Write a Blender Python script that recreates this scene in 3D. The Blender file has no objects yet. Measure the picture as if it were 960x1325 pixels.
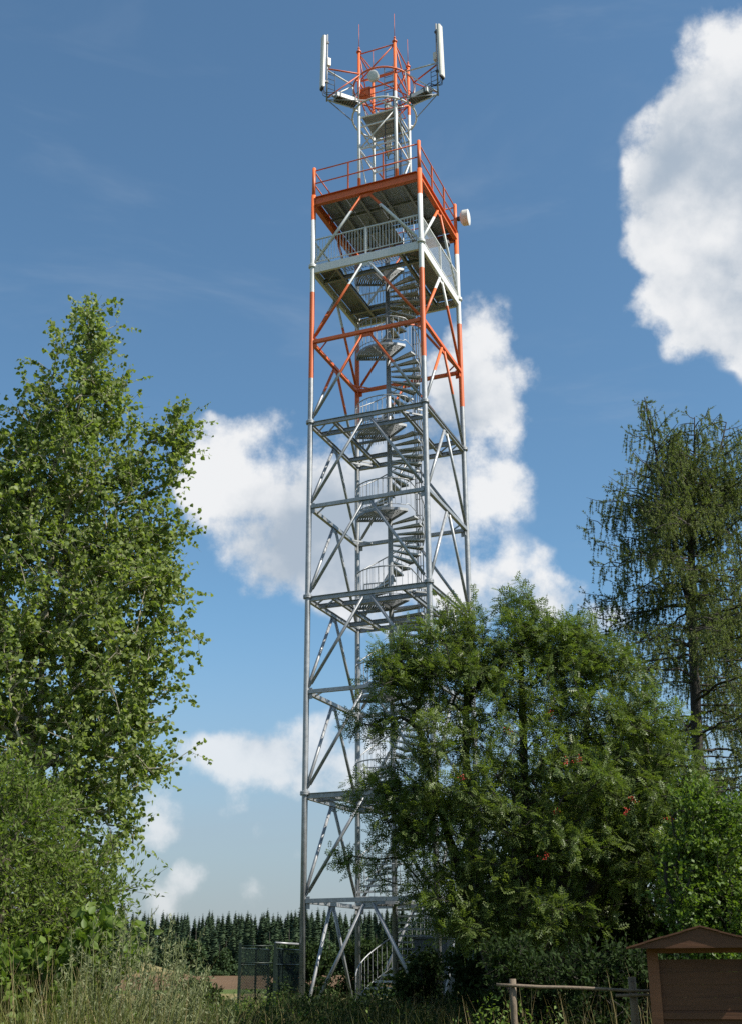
import bpy, math, random
import numpy as np
from mathutils import Matrix, Vector

SC = bpy.context.scene
COL = SC.collection
R = math.radians

# ------------------------------------------------------------------ camera
PITCH, ROLL = 0.370847, 0.005553
EYE = Vector((0.0, 0.0, 1.65))
cam_data = bpy.data.cameras.new('camera')
cam_data.sensor_fit = 'VERTICAL'
cam_data.sensor_height = 24.0
cam_data.lens = 24.0 * 1521.3 / 1325.0
cam_data.clip_start = 0.05
cam_data.clip_end = 20000.0
cam = bpy.data.objects.new('camera', cam_data)
COL.objects.link(cam)
_f = Vector((0, math.cos(PITCH), math.sin(PITCH)))
_u = Vector((0, -math.sin(PITCH), math.cos(PITCH)))
_x = Vector((1, 0, 0))
_r = _x * math.cos(ROLL) - _u * math.sin(ROLL)
_up = _x * math.sin(ROLL) + _u * math.cos(ROLL)
cam.matrix_world = Matrix(((_r.x, _up.x, -_f.x, EYE.x), (_r.y, _up.y, -_f.y, EYE.y),
                           (_r.z, _up.z, -_f.z, EYE.z), (0, 0, 0, 1)))
SC.camera = cam

# ------------------------------------------------------------------ render settings
SC.render.engine = 'CYCLES'
SC.cycles.use_denoising = False
SC.cycles.max_bounces = 6
SC.cycles.diffuse_bounces = 3
SC.cycles.glossy_bounces = 2
SC.cycles.transmission_bounces = 3
SC.cycles.transparent_max_bounces = 6
SC.cycles.caustics_reflective = False
SC.cycles.caustics_refractive = False
SC.view_settings.view_transform = 'Standard'
SC.view_settings.look = 'None'
SC.view_settings.gamma = 1.0
SC.view_settings.exposure = 0.5
SC.view_settings.use_curve_mapping = False

# ------------------------------------------------------------------ sun and sky
SUN_AZ = R(114.0)      # clockwise from +Y
SUN_EL = R(47.0)
SUNV = Vector((math.sin(SUN_AZ) * math.cos(SUN_EL), math.cos(SUN_AZ) * math.cos(SUN_EL), math.sin(SUN_EL)))
sun_data = bpy.data.lights.new('sun', 'SUN')
sun_data.energy = 5.0
sun_data.angle = R(0.53)
sun_data.color = (1.0, 0.945, 0.86)
sun = bpy.data.objects.new('sun', sun_data)
COL.objects.link(sun)
sun.rotation_euler = SUNV.to_track_quat('Z', 'Y').to_euler()
sun.location = (30, -10, 60)


class NT:
    """small helper to write node trees"""
    def __init__(self, tree):
        self.t = tree
        tree.nodes.clear()

    def n(self, kind, **kw):
        nd = self.t.nodes.new(kind)
        for k, v in kw.items():
            setattr(nd, k, v)
        return nd

    def l(self, a, b):
        self.t.links.new(a, b)

    def put(self, sock, v):
        if isinstance(v, bpy.types.NodeSocket):
            self.t.links.new(v, sock)
        elif v is not None:
            sock.default_value = v

    def math(self, op, a, b=None, c=None, clamp=False):
        nd = self.n('ShaderNodeMath', operation=op, use_clamp=clamp)
        self.put(nd.inputs[0], a)
        self.put(nd.inputs[1], b)
        if c is not None:
            self.put(nd.inputs[2], c)
        return nd.outputs[0]

    def vmath(self, op, a, b=None, out=0):
        nd = self.n('ShaderNodeVectorMath', operation=op)
        self.put(nd.inputs[0], a)
        if op == 'SCALE':
            self.put(nd.inputs['Scale'], b)
        else:
            self.put(nd.inputs[1], b)
        return nd.outputs[out]

    def maprange(self, v, a, b, c=0.0, d=1.0, smooth=False):
        nd = self.n('ShaderNodeMapRange', interpolation_type='SMOOTHSTEP' if smooth else 'LINEAR', clamp=True)
        self.put(nd.inputs[0], v)
        for i, q in zip((1, 2, 3, 4), (a, b, c, d)):
            self.put(nd.inputs[i], q)
        return nd.outputs[0]

    def noise(self, vec, scale, detail=4.0, rough=0.55, out='Fac', dist=0.0):
        nd = self.n('ShaderNodeTexNoise')
        if vec is not None:
            self.l(vec, nd.inputs['Vector'])
        nd.inputs['Scale'].default_value = scale
        nd.inputs['Detail'].default_value = detail
        nd.inputs['Roughness'].default_value = rough
        nd.inputs['Distortion'].default_value = dist
        return nd.outputs[out]

    def mix(self, fac, a, b, blend='MIX'):
        nd = self.n('ShaderNodeMix', data_type='RGBA', blend_type=blend)
        self.put(nd.inputs[0], fac)
        self.put(nd.inputs[6], a if not isinstance(a, tuple) else (*a[:3], 1))
        self.put(nd.inputs[7], b if not isinstance(b, tuple) else (*b[:3], 1))
        return nd.outputs[2]


# cloud banks: (direction of the cell from the site, angular radius)
CLOUDS = [
    (0.2250, 0.8355, 0.5013, 0.0209, 0.85),
    (0.2496, 0.8429, 0.4767, 0.0220, 0.85),
    (0.2362, 0.8001, 0.5514, 0.0242, 0.90),
    (0.2443, 0.8267, 0.5068, 0.0255, 1.00),
    (0.2698, 0.8336, 0.4819, 0.0229, 0.90),
    (0.2682, 0.7146, 0.6461, 0.0428, 1.00),
    (0.2382, 0.7499, 0.6172, 0.0295, 1.00),
    (0.2781, 0.7454, 0.6058, 0.0462, 1.00),
    (0.2291, 0.7751, 0.5888, 0.0270, 0.90),
    (0.2614, 0.7740, 0.5767, 0.0413, 1.00),
    (0.2496, 0.8041, 0.5395, 0.0289, 1.00),
    (0.2844, 0.7996, 0.5289, 0.0472, 1.00),
    (0.2514, 0.8252, 0.5058, 0.0242, 0.90),
    (0.2926, 0.8264, 0.4811, 0.0327, 0.90),
    (0.3194, 0.7212, 0.6147, 0.0558, 1.00),
    (0.3330, 0.7767, 0.5346, 0.0626, 1.00),
    (0.3264, 0.8200, 0.4702, 0.0407, 0.80),
    (0.0978, 0.8611, 0.4990, 0.0270, 1.00),
    (0.1078, 0.8804, 0.4619, 0.0310, 1.00),
    (0.0788, 0.8827, 0.4633, 0.0389, 1.00),
    (0.1112, 0.8974, 0.4269, 0.0259, 1.00),
    (0.0593, 0.9041, 0.4232, 0.0457, 1.00),
    (0.0787, 0.9238, 0.3746, 0.0392, 0.80),
    (0.1111, 0.9211, 0.3732, 0.0208, 0.60),
    (0.0132, 0.9265, 0.3760, 0.0526, 1.00),
    (-0.1169, 0.9004, 0.4190, 0.0233, 0.80),
    (-0.0845, 0.8988, 0.4302, 0.0169, 0.60),
    (-0.1110, 0.9206, 0.3744, 0.0312, 0.90),
    (-0.0721, 0.9289, 0.3634, 0.0425, 1.00),
    (-0.0264, 0.9380, 0.3455, 0.0525, 1.00),
    (-0.0853, 0.9414, 0.3262, 0.0313, 0.70),
    (0.0129, 0.9471, 0.3206, 0.0525, 0.90),
    (0.1234, 0.9452, 0.3022, 0.0291, 1.00),
    (0.0845, 0.9539, 0.2881, 0.0358, 0.90),
    (0.1581, 0.9463, 0.2820, 0.0217, 0.70),
    (0.1920, 0.9459, 0.2616, 0.0189, 0.80),
    (-0.1383, 0.9757, 0.1697, 0.0209, 0.87),
    (-0.1036, 0.9805, 0.1671, 0.0295, 0.97),
    (-0.0653, 0.9848, 0.1612, 0.0317, 0.97),
    (-0.1740, 0.9770, 0.1232, 0.0218, 0.87),
    (-0.1401, 0.9868, 0.0816, 0.0177, 0.97),
    (-0.0961, 0.9902, 0.1016, 0.0139, 0.57),
    (-0.1186, 0.9844, 0.1301, 0.0153, 0.52),
    (-0.0645, 0.9946, 0.0818, 0.0139, 0.57),
    (-0.0140, 0.9863, 0.1644, 0.0354, 0.87),
    (-0.0952, 0.9936, 0.0609, 0.0205, 0.42),
    (-0.1623, 0.9849, 0.0607, 0.0201, 0.42),
    (0.0508, 0.9795, 0.1950, 0.0426, 0.87),
]


def build_world():
    w = bpy.data.worlds.new('World')
    SC.world = w
    w.use_nodes = True
    t = NT(w.node_tree)
    tc = t.n('ShaderNodeTexCoord')
    dirv = t.vmath('NORMALIZE', tc.outputs['Generated'])
    sky = t.n('ShaderNodeTexSky', sky_type='NISHITA')
    sky.sun_disc = False
    sky.sun_elevation = SUN_EL
    sky.sun_rotation = SUN_AZ
    sky.altitude = 400.0
    sky.air_density = 1.0
    sky.dust_density = 0.9
    sky.ozone_density = 2.2
    # cumulus: soft cells with ragged edges; each bank also shades itself away from the sun
    wob = t.noise(dirv, 6.0, 4.0, 0.6, 'Color')
    d = t.vmath('ADD', dirv, t.vmath('SCALE', t.vmath('SUBTRACT', wob, (0.5, 0.5, 0.5)), 0.085))
    toward = t.vmath('ADD', d, (0.028, 0.0, 0.045))
    tot, thick = None, None
    for (cx, cy, cz, r, s) in CLOUDS:
        v = t.maprange(t.vmath('DISTANCE', d, (cx, cy, cz), out=1), r * 1.6, 0.0, 0.0, s * 1.18, smooth=True)
        tot = v if tot is None else t.math('ADD', tot, v)
        if r > 0.026:
            v = t.maprange(t.vmath('DISTANCE', toward, (cx, cy, cz), out=1), r * 1.5, 0.0, 0.0, s, smooth=True)
            thick = v if thick is None else t.math('ADD', thick, v)
    sep = t.n('ShaderNodeSeparateXYZ')
    t.l(dirv, sep.inputs[0])
    base = t.maprange(t.noise(d, 2.6, 1.0, 0.5), 0.52, 0.72, 0.0, 1.0)
    away = t.math('MULTIPLY', t.maprange(sep.outputs[1], 0.55, 0.25), t.maprange(sep.outputs[2], 0.02, 0.15))
    tot = t.math('ADD', tot, t.math('MULTIPLY', base, away))
    tot = t.math('DIVIDE', tot, t.math('ADD', t.math('MULTIPLY', tot, 0.55), 1.0))
    gate = t.maprange(tot, 0.0, 0.22)
    def cells(vec, scale):
        vo = t.n('ShaderNodeTexVoronoi', feature='SMOOTH_F1')
        t.l(vec, vo.inputs['Vector'])
        vo.inputs['Scale'].default_value = scale
        vo.inputs['Smoothness'].default_value = 0.35
        return t.math('SUBTRACT', 0.42, vo.outputs['Distance'])
    dd = t.vmath('ADD', dirv, t.vmath('SCALE', t.vmath('SUBTRACT', wob, (0.5, 0.5, 0.5)), 0.03))
    billow = t.math('ADD', t.math('MULTIPLY', cells(dd, 20.0), 0.20), t.math('MULTIPLY', cells(dd, 47.0), 0.13))
    lump = t.math('ADD', t.math('MULTIPLY', t.math('SUBTRACT', t.noise(dirv, 8.0, 10.0, 0.64), 0.5), 1.5), billow)
    fine = t.math('MULTIPLY', lump, gate)
    da = t.math('ADD', tot, t.math('MULTIPLY', fine, 1.9))
    cover = t.maprange(da, 0.12, 0.70, 0.0, 1.0, smooth=True)
    soft = t.math('SUBTRACT', t.noise(toward, 7.0, 4.0, 0.55), 0.5)
    shade = t.math('ADD', t.math('ADD', t.math('MULTIPLY', thick, 0.55), t.math('MULTIPLY', tot, 0.35)), t.math('MULTIPLY', soft, 2.2))
    shade = t.math('SUBTRACT', shade, t.math('MULTIPLY', fine, 1.5))
    shade = t.maprange(shade, 0.05, 1.25, 0.0, 1.0, smooth=True)
    ccol = t.mix(shade, CLOUD_LIT, CLOUD_DARK)
    # thin cirrus veil
    mp = t.n('ShaderNodeMapping')
    mp.inputs['Scale'].default_value = (1.5, 1.5, 6.0)
    mp.inputs['Rotation'].default_value = (0.0, R(22), 0.0)
    t.l(dirv, mp.inputs[0])
    veil = t.noise(mp.outputs[0], 2.2, 5.0, 0.6, dist=0.6)
    veil = t.maprange(veil, 0.5, 0.85, 0.0, 0.26, smooth=True)
    hz = t.maprange(sep.outputs[2], 0.0, 0.30, 0.85, 0.0, smooth=True)
    skyc = t.mix(1.0, sky.outputs[0], SKY_TINT, 'MULTIPLY')
    skyc = t.mix(veil, skyc, CLOUD_VEIL)
    skyc = t.mix(hz, skyc, CLOUD_HAZE)
    low = t.maprange(sep.outputs[2], 0.0, 0.3, 0.55, 1.0)
    fac = t.math('MULTIPLY', cover, t.math('MULTIPLY', low, 0.96))
    col = t.mix(fac, skyc, ccol)
    bg = t.n('ShaderNodeBackground')
    t.l(col, bg.inputs['Color'])
    bg.inputs['Strength'].default_value = 0.108
    out = t.n('ShaderNodeOutputWorld')
    t.l(bg.outputs[0], out.inputs['Surface'])
    w.cycles.sampling_method = 'MANUAL'
    w.cycles.sample_map_resolution = 512


CLOUD_LIT = (5.9, 5.95, 6.0)
CLOUD_DARK = (2.75, 3.25, 3.85)
CLOUD_VEIL = (2.9, 3.5, 4.3)
CLOUD_HAZE = (2.35, 2.52, 2.88)
SKY_TINT = (0.79, 1.01, 1.01)
build_world()

# ------------------------------------------------------------------ materials
MATS = {}


def new_mat(name):
    m = bpy.data.materials.new(name)
    m.use_nodes = True
    MATS[name] = m
    return m, NT(m.node_tree)


def finish(t, bsdf):
    out = t.n('ShaderNodeOutputMaterial')
    t.l(bsdf, out.inputs['Surface'])


def simple(name, col, rough=0.6, metal=0.0, var=0.15, scale=8.0, bump=0.0, bscale=40.0, spec=0.5, coords='Object'):
    m, t = new_mat(name)
    tc = t.n('ShaderNodeTexCoord')
    nz = t.noise(tc.outputs[coords], scale, 5.0, 0.6)
    k = t.maprange(nz, 0.25, 0.75, 1 - var, 1 + var)
    cc = t.n('ShaderNodeCombineColor')
    for i in range(3):
        t.l(k, cc.inputs[i])
    c = t.mix(1.0, col, cc.outputs[0], 'MULTIPLY')
    b = t.n('ShaderNodeBsdfPrincipled')
    t.l(c, b.inputs['Base Color'])
    b.inputs['Roughness'].default_value = rough
    b.inputs['Metallic'].default_value = metal
    b.inputs['Specular IOR Level'].default_value = spec
    if bump:
        bp = t.n('ShaderNodeBump')
        bp.inputs['Strength'].default_value = bump
        bp.inputs['Distance'].default_value = 0.02
        t.l(t.noise(tc.outputs[coords], bscale, 4.0, 0.6), bp.inputs['Height'])
        t.l(bp.outputs[0], b.inputs['Normal'])
    finish(t, b.outputs[0])
    return m


def leaf_mat(name, dark, light, trans=0.35, rough=0.45, spec=0.4, tcol=None, hue=0.5):
    m, t = new_mat(name)
    geo = t.n('ShaderNodeNewGeometry')
    rnd = geo.outputs['Random Per Island']
    nz = t.noise(geo.outputs['Position'], 0.9, 2.0, 0.5)
    fac = t.math('ADD', t.math('MULTIPLY', rnd, 0.65), t.math('MULTIPLY', t.maprange(nz, 0.3, 0.7), 0.35))
    c = t.mix(fac, dark, light)
    b = t.n('ShaderNodeBsdfPrincipled')
    t.l(c, b.inputs['Base Color'])
    b.inputs['Roughness'].default_value = rough
    b.inputs['Specular IOR Level'].default_value = spec
    tr = t.n('ShaderNodeBsdfTranslucent')
    tcl = t.mix(1.0, c, tcol or (1.25, 1.35, 0.55), 'MULTIPLY')
    t.l(tcl, tr.inputs['Color'])
    mx = t.n('ShaderNodeMixShader')
    mx.inputs[0].default_value = trans
    t.l(b.outputs[0], mx.inputs[1])
    t.l(tr.outputs[0], mx.inputs[2])
    finish(t, mx.outputs[0])
    return m


BASE_Z = 0.458


def tower_paint():
    """galvanised tube, painted orange and white in bands by height"""
    m, t = new_mat('tower_paint')
    geo = t.n('ShaderNodeNewGeometry')
    sep = t.n('ShaderNodeSeparateXYZ')
    t.l(geo.outputs['Position'], sep.inputs[0])
    z = t.math('SUBTRACT', sep.outputs[2], BASE_Z)
    nz = t.noise(geo.outputs['Position'], 5.0, 6.0, 0.65)
    mp = t.n('ShaderNodeMapping')
    mp.inputs['Scale'].default_value = (26, 26, 1.2)
    t.l(geo.outputs['Position'], mp.inputs[0])
    streak = t.noise(mp.outputs[0], 1.0, 4.0, 0.6)
    galv = t.mix(t.maprange(nz, 0.3, 0.72), (0.27, 0.28, 0.285), (0.44, 0.45, 0.455))
    galv = t.mix(t.maprange(streak, 0.45, 0.8, 0.0, 0.45), galv, (0.15, 0.15, 0.145))
    orange = t.mix(t.maprange(nz, 0.25, 0.8), (0.70, 0.155, 0.035), (0.60, 0.115, 0.028))
    orange = t.mix(t.maprange(streak, 0.5, 0.85, 0.0, 0.35), orange, (0.40, 0.085, 0.03))
    white = t.mix(t.maprange(streak, 0.4, 0.85, 0.0, 0.5), (0.68, 0.69, 0.67), (0.45, 0.45, 0.42))
    def band(a, b):
        return t.math('MULTIPLY', t.math('GREATER_THAN', z, a), t.math('LESS_THAN', z, b))
    o = t.math('ADD', t.math('ADD', band(19.62, 22.95), band(25.9, 28.15)), band(31.65, 60.0), clamp=True)
    w = t.math('ADD', band(22.95, 25.9), band(28.15, 31.65), clamp=True)
    c = t.mix(w, t.mix(o, galv, orange), white)
    painted = t.math('ADD', o, w, clamp=True)
    b = t.n('ShaderNodeBsdfPrincipled')
    t.l(c, b.inputs['Base Color'])
    t.l(t.maprange(painted, 0, 1, 0.45, 0.0), b.inputs['Metallic'])
    t.l(t.math('ADD', t.maprange(painted, 0, 1, 0.42, 0.40), t.math('MULTIPLY', nz, 0.15)), b.inputs['Roughness'])
    finish(t, b.outputs[0])


tower_paint()
simple('galvanised', (0.27, 0.28, 0.285), 0.5, 0.4, 0.25, 6.0, 0.08)
simple('tread_plate', (0.46, 0.47, 0.475), 0.5, 0.3, 0.22, 9.0, 0.1)
simple('floor_plate', (0.27, 0.285, 0.30), 0.65, 0.2, 0.25, 4.0, 0.1)
simple('stair_rail', (0.33, 0.34, 0.345), 0.45, 0.4, 0.2, 9.0)
simple('white_steel', (0.62, 0.63, 0.61), 0.5, 0.0, 0.12, 5.0)
simple('orange_steel', (0.64, 0.135, 0.032), 0.5, 0.0, 0.18, 5.0)
simple('antenna_shell', (0.66, 0.64, 0.57), 0.45, 0.0, 0.08, 6.0)
simple('radio_shell', (0.66, 0.67, 0.66), 0.5, 0.0, 0.08, 6.0)
simple('dark_shell', (0.06, 0.063, 0.068), 0.6, 0.0, 0.2, 6.0)
simple('black_cable', (0.02, 0.02, 0.021), 0.6, 0.0, 0.2, 6.0)
simple('cabinet_paint', (0.085, 0.10, 0.11), 0.55, 0.0, 0.15, 4.0)
simple('green_fence_paint', (0.006, 0.017, 0.011), 0.5, 0.0, 0.2, 5.0)
simple('concrete', (0.34, 0.33, 0.30), 0.9, 0.0, 0.2, 6.0, 0.3)
simple('bark_poplar', (0.30, 0.27, 0.20), 0.9, 0.0, 0.35, 9.0, 0.5)
simple('bark_dark', (0.045, 0.038, 0.030), 0.9, 0.0, 0.35, 9.0, 0.5)
simple('bark_willow', (0.10, 0.085, 0.055), 0.9, 0.0, 0.3, 9.0, 0.4)
simple('weathered_wood', (0.165, 0.125, 0.085), 0.85, 0.0, 0.3, 14.0, 0.4)
simple('berry_red', (0.42, 0.035, 0.015), 0.35, 0.0, 0.25, 30.0)
simple('stem_green', (0.13, 0.15, 0.05), 0.7, 0.0, 0.3, 9.0)


def wood_mat(name, a, b_, rough=0.7):
    m, t = new_mat(name)
    tc = t.n('ShaderNodeTexCoord')
    mp = t.n('ShaderNodeMapping')
    mp.inputs['Scale'].default_value = (0.7, 5.0, 8.0)
    t.l(tc.outputs['Object'], mp.inputs[0])
    n1 = t.noise(mp.outputs[0], 2.0, 6.0, 0.6, dist=1.2)
    n2 = t.noise(tc.outputs['Object'], 2.5, 3.0, 0.5)
    c = t.mix(t.maprange(n1, 0.3, 0.7), a, b_)
    c = t.mix(t.maprange(n2, 0.4, 0.8, 0.0, 0.35), c, tuple(x * 0.6 for x in a))
    b = t.n('ShaderNodeBsdfPrincipled')
    t.l(c, b.inputs['Base Color'])
    b.inputs['Roughness'].default_value = rough
    bp = t.n('ShaderNodeBump')
    bp.inputs['Strength'].default_value = 0.35
    bp.inputs['Distance'].default_value = 0.01
    t.l(n1, bp.inputs['Height'])
    t.l(bp.outputs[0], b.inputs['Normal'])
    finish(t, b.outputs[0])


wood_mat('stained_wood', (0.080, 0.030, 0.010), (0.125, 0.049, 0.016))
wood_mat('stained_wood_post', (0.17, 0.065, 0.026), (0.23, 0.09, 0.036))
leaf_mat('poplar_leaf', (0.125, 0.18, 0.038), (0.26, 0.31, 0.1), 0.46, 0.5, 0.3)
leaf_mat('willow_leaf', (0.09, 0.145, 0.022), (0.19, 0.245, 0.055), 0.42, 0.55, 0.25)
leaf_mat('rowan_leaf', (0.070, 0.118, 0.028), (0.180, 0.222, 0.064), 0.4, 0.45, 0.35)
leaf_mat('larch_needle', (0.095, 0.135, 0.042), (0.21, 0.235, 0.086), 0.38, 0.6, 0.2)
leaf_mat('shrub_leaf', (0.065, 0.125, 0.018), (0.16, 0.23, 0.04), 0.4, 0.45, 0.35)
leaf_mat('shaded_leaf', (0.016, 0.032, 0.010), (0.042, 0.066, 0.020), 0.22, 0.8, 0.1)  # deep shade of the undergrowth is put into this near-black green
leaf_mat('hazed_spruce_needle', (0.032, 0.058, 0.032), (0.066, 0.098, 0.046), 0.12, 0.7, 0.15)  # lighter and bluer: distance haze is put into the needle colour
leaf_mat('far_leaf', (0.034, 0.062, 0.026), (0.062, 0.098, 0.038), 0.2, 0.7, 0.15)
leaf_mat('mugwort_leaf', (0.15, 0.175, 0.085), (0.26, 0.27, 0.15), 0.3, 0.6, 0.2, (1.1, 1.15, 0.8))
leaf_mat('grass_blade', (0.075, 0.11, 0.02), (0.2, 0.195, 0.055), 0.35, 0.55, 0.25, (1.15, 1.2, 0.6))
leaf_mat('dry_grass', (0.22, 0.17, 0.075), (0.36, 0.29, 0.14), 0.3, 0.6, 0.2, (1.1, 1.05, 0.7))
leaf_mat('shaded_blade', (0.040, 0.058, 0.014), (0.115, 0.115, 0.034), 0.3, 0.55, 0.25, (1.15, 1.2, 0.6))  # grass darkened in colour to carry the tree shade round the tower
leaf_mat('herb_leaf', (0.075, 0.13, 0.02), (0.16, 0.22, 0.045), 0.38, 0.5, 0.3)


def ground_mat():
    m, t = new_mat('ground_cover')
    geo = t.n('ShaderNodeNewGeometry')
    p = geo.outputs['Position']
    sep = t.n('ShaderNodeSeparateXYZ')
    t.l(p, sep.inputs[0])
    n1 = t.noise(p, 0.6, 6.0, 0.6)
    n2 = t.noise(p, 0.05, 4.0, 0.55)
    n3 = t.noise(p, 6.0, 4.0, 0.6)
    grass = t.mix(t.maprange(n1, 0.3, 0.7), (0.040, 0.058, 0.014), (0.095, 0.105, 0.030))
    grass = t.mix(t.maprange(n3, 0.45, 0.8, 0, 0.5), grass, (0.10, 0.085, 0.04))
    stub = t.mix(t.maprange(n1, 0.3, 0.7), (0.24, 0.185, 0.085), (0.17, 0.155, 0.065))
    mp = t.n('ShaderNodeMapping')
    mp.inputs['Scale'].default_value = (0.15, 0.9, 1)
    t.l(p, mp.inputs[0])
    furrow = t.noise(mp.outputs[0], 1.0, 5.0, 0.65)
    soil = t.mix(t.maprange(furrow, 0.3, 0.7), (0.085, 0.050, 0.028), (0.17, 0.110, 0.062))
    y = t.math('ADD', sep.outputs[1], t.math('MULTIPLY', t.math('SUBTRACT', n2, 0.5), 26.0))
    x = t.math('ADD', sep.outputs[0], t.math('MULTIPLY', t.math('SUBTRACT', n2, 0.5), 8.0))
    c = t.mix(t.maprange(y, 60.0, 72.0), grass, stub)
    c = t.mix(t.maprange(y, 92.0, 97.0), c, (0.085, 0.115, 0.03))
    c = t.mix(t.maprange(y, 112.0, 117.0), c, soil)
    bank = t.math('MULTIPLY', t.maprange(sep.outputs[2], 0.9, 1.6), t.math('GREATER_THAN', sep.outputs[1], 60.0))
    c = t.mix(bank, c, stub)
    b = t.n('ShaderNodeBsdfPrincipled')
    t.l(c, b.inputs['Base Color'])
    b.inputs['Roughness'].default_value = 0.95
    b.inputs['Specular IOR Level'].default_value = 0.1
    bp = t.n('ShaderNodeBump')
    bp.inputs['Strength'].default_value = 0.6
    bp.inputs['Distance'].default_value = 0.15
    t.l(n3, bp.inputs['Height'])
    t.l(bp.outputs[0], b.inputs['Normal'])
    finish(t, b.outputs[0])


ground_mat()

# ------------------------------------------------------------------ mesh helpers
V = lambda *a: np.array(a, float)


def fast_mesh(name, verts, faces, smooth=False):
    """verts (n,3); faces (m,k) of one valence"""
    verts = np.ascontiguousarray(verts, np.float32)
    faces = np.ascontiguousarray(faces, np.int32)
    me = bpy.data.meshes.new(name)
    me.vertices.add(len(verts))
    me.vertices.foreach_set('co', verts.ravel())
    m, k = faces.shape
    me.loops.add(m * k)
    me.loops.foreach_set('vertex_index', faces.ravel())
    me.polygons.add(m)
    me.polygons.foreach_set('loop_start', np.arange(0, m * k, k, dtype=np.int32))
    me.polygons.foreach_set('loop_total', np.full(m, k, dtype=np.int32))
    if smooth:
        me.polygons.foreach_set('use_smooth', np.ones(m, bool))
    me.update(calc_edges=True)
    return me


def link(name, mesh, mat=None, parent=None, loc=None):
    o = bpy.data.objects.new(name, mesh)
    if mat and mesh is not None and not mesh.materials:
        mesh.materials.append(MATS[mat])
    COL.objects.link(o)
    if parent:
        o.parent = parent
    if loc is not None:
        o.location = loc
    return o


def tag(o, label=None, cat=None, group=None, kind=None):
    if label:
        o['label'] = label
    if cat:
        o['category'] = cat
    if group:
        o['group'] = group
    if kind:
        o['kind'] = kind
    return o


def empty(name, loc=(0, 0, 0), rz=0.0):
    o = bpy.data.objects.new(name, None)
    o.empty_display_size = 0.3
    COL.objects.link(o)
    o.location = loc
    o.rotation_euler = (0, 0, rz)
    return o


def frame_of(d, up=(0, 0, 1)):
    d = np.asarray(d, float)
    d = d / np.linalg.norm(d)
    up = np.asarray(up, float)
    s = np.cross(d, up)
    if np.linalg.norm(s) < 1e-4:
        s = np.cross(d, V(1, 0, 0))
    s /= np.linalg.norm(s)
    return d, s, np.cross(s, d)


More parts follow.
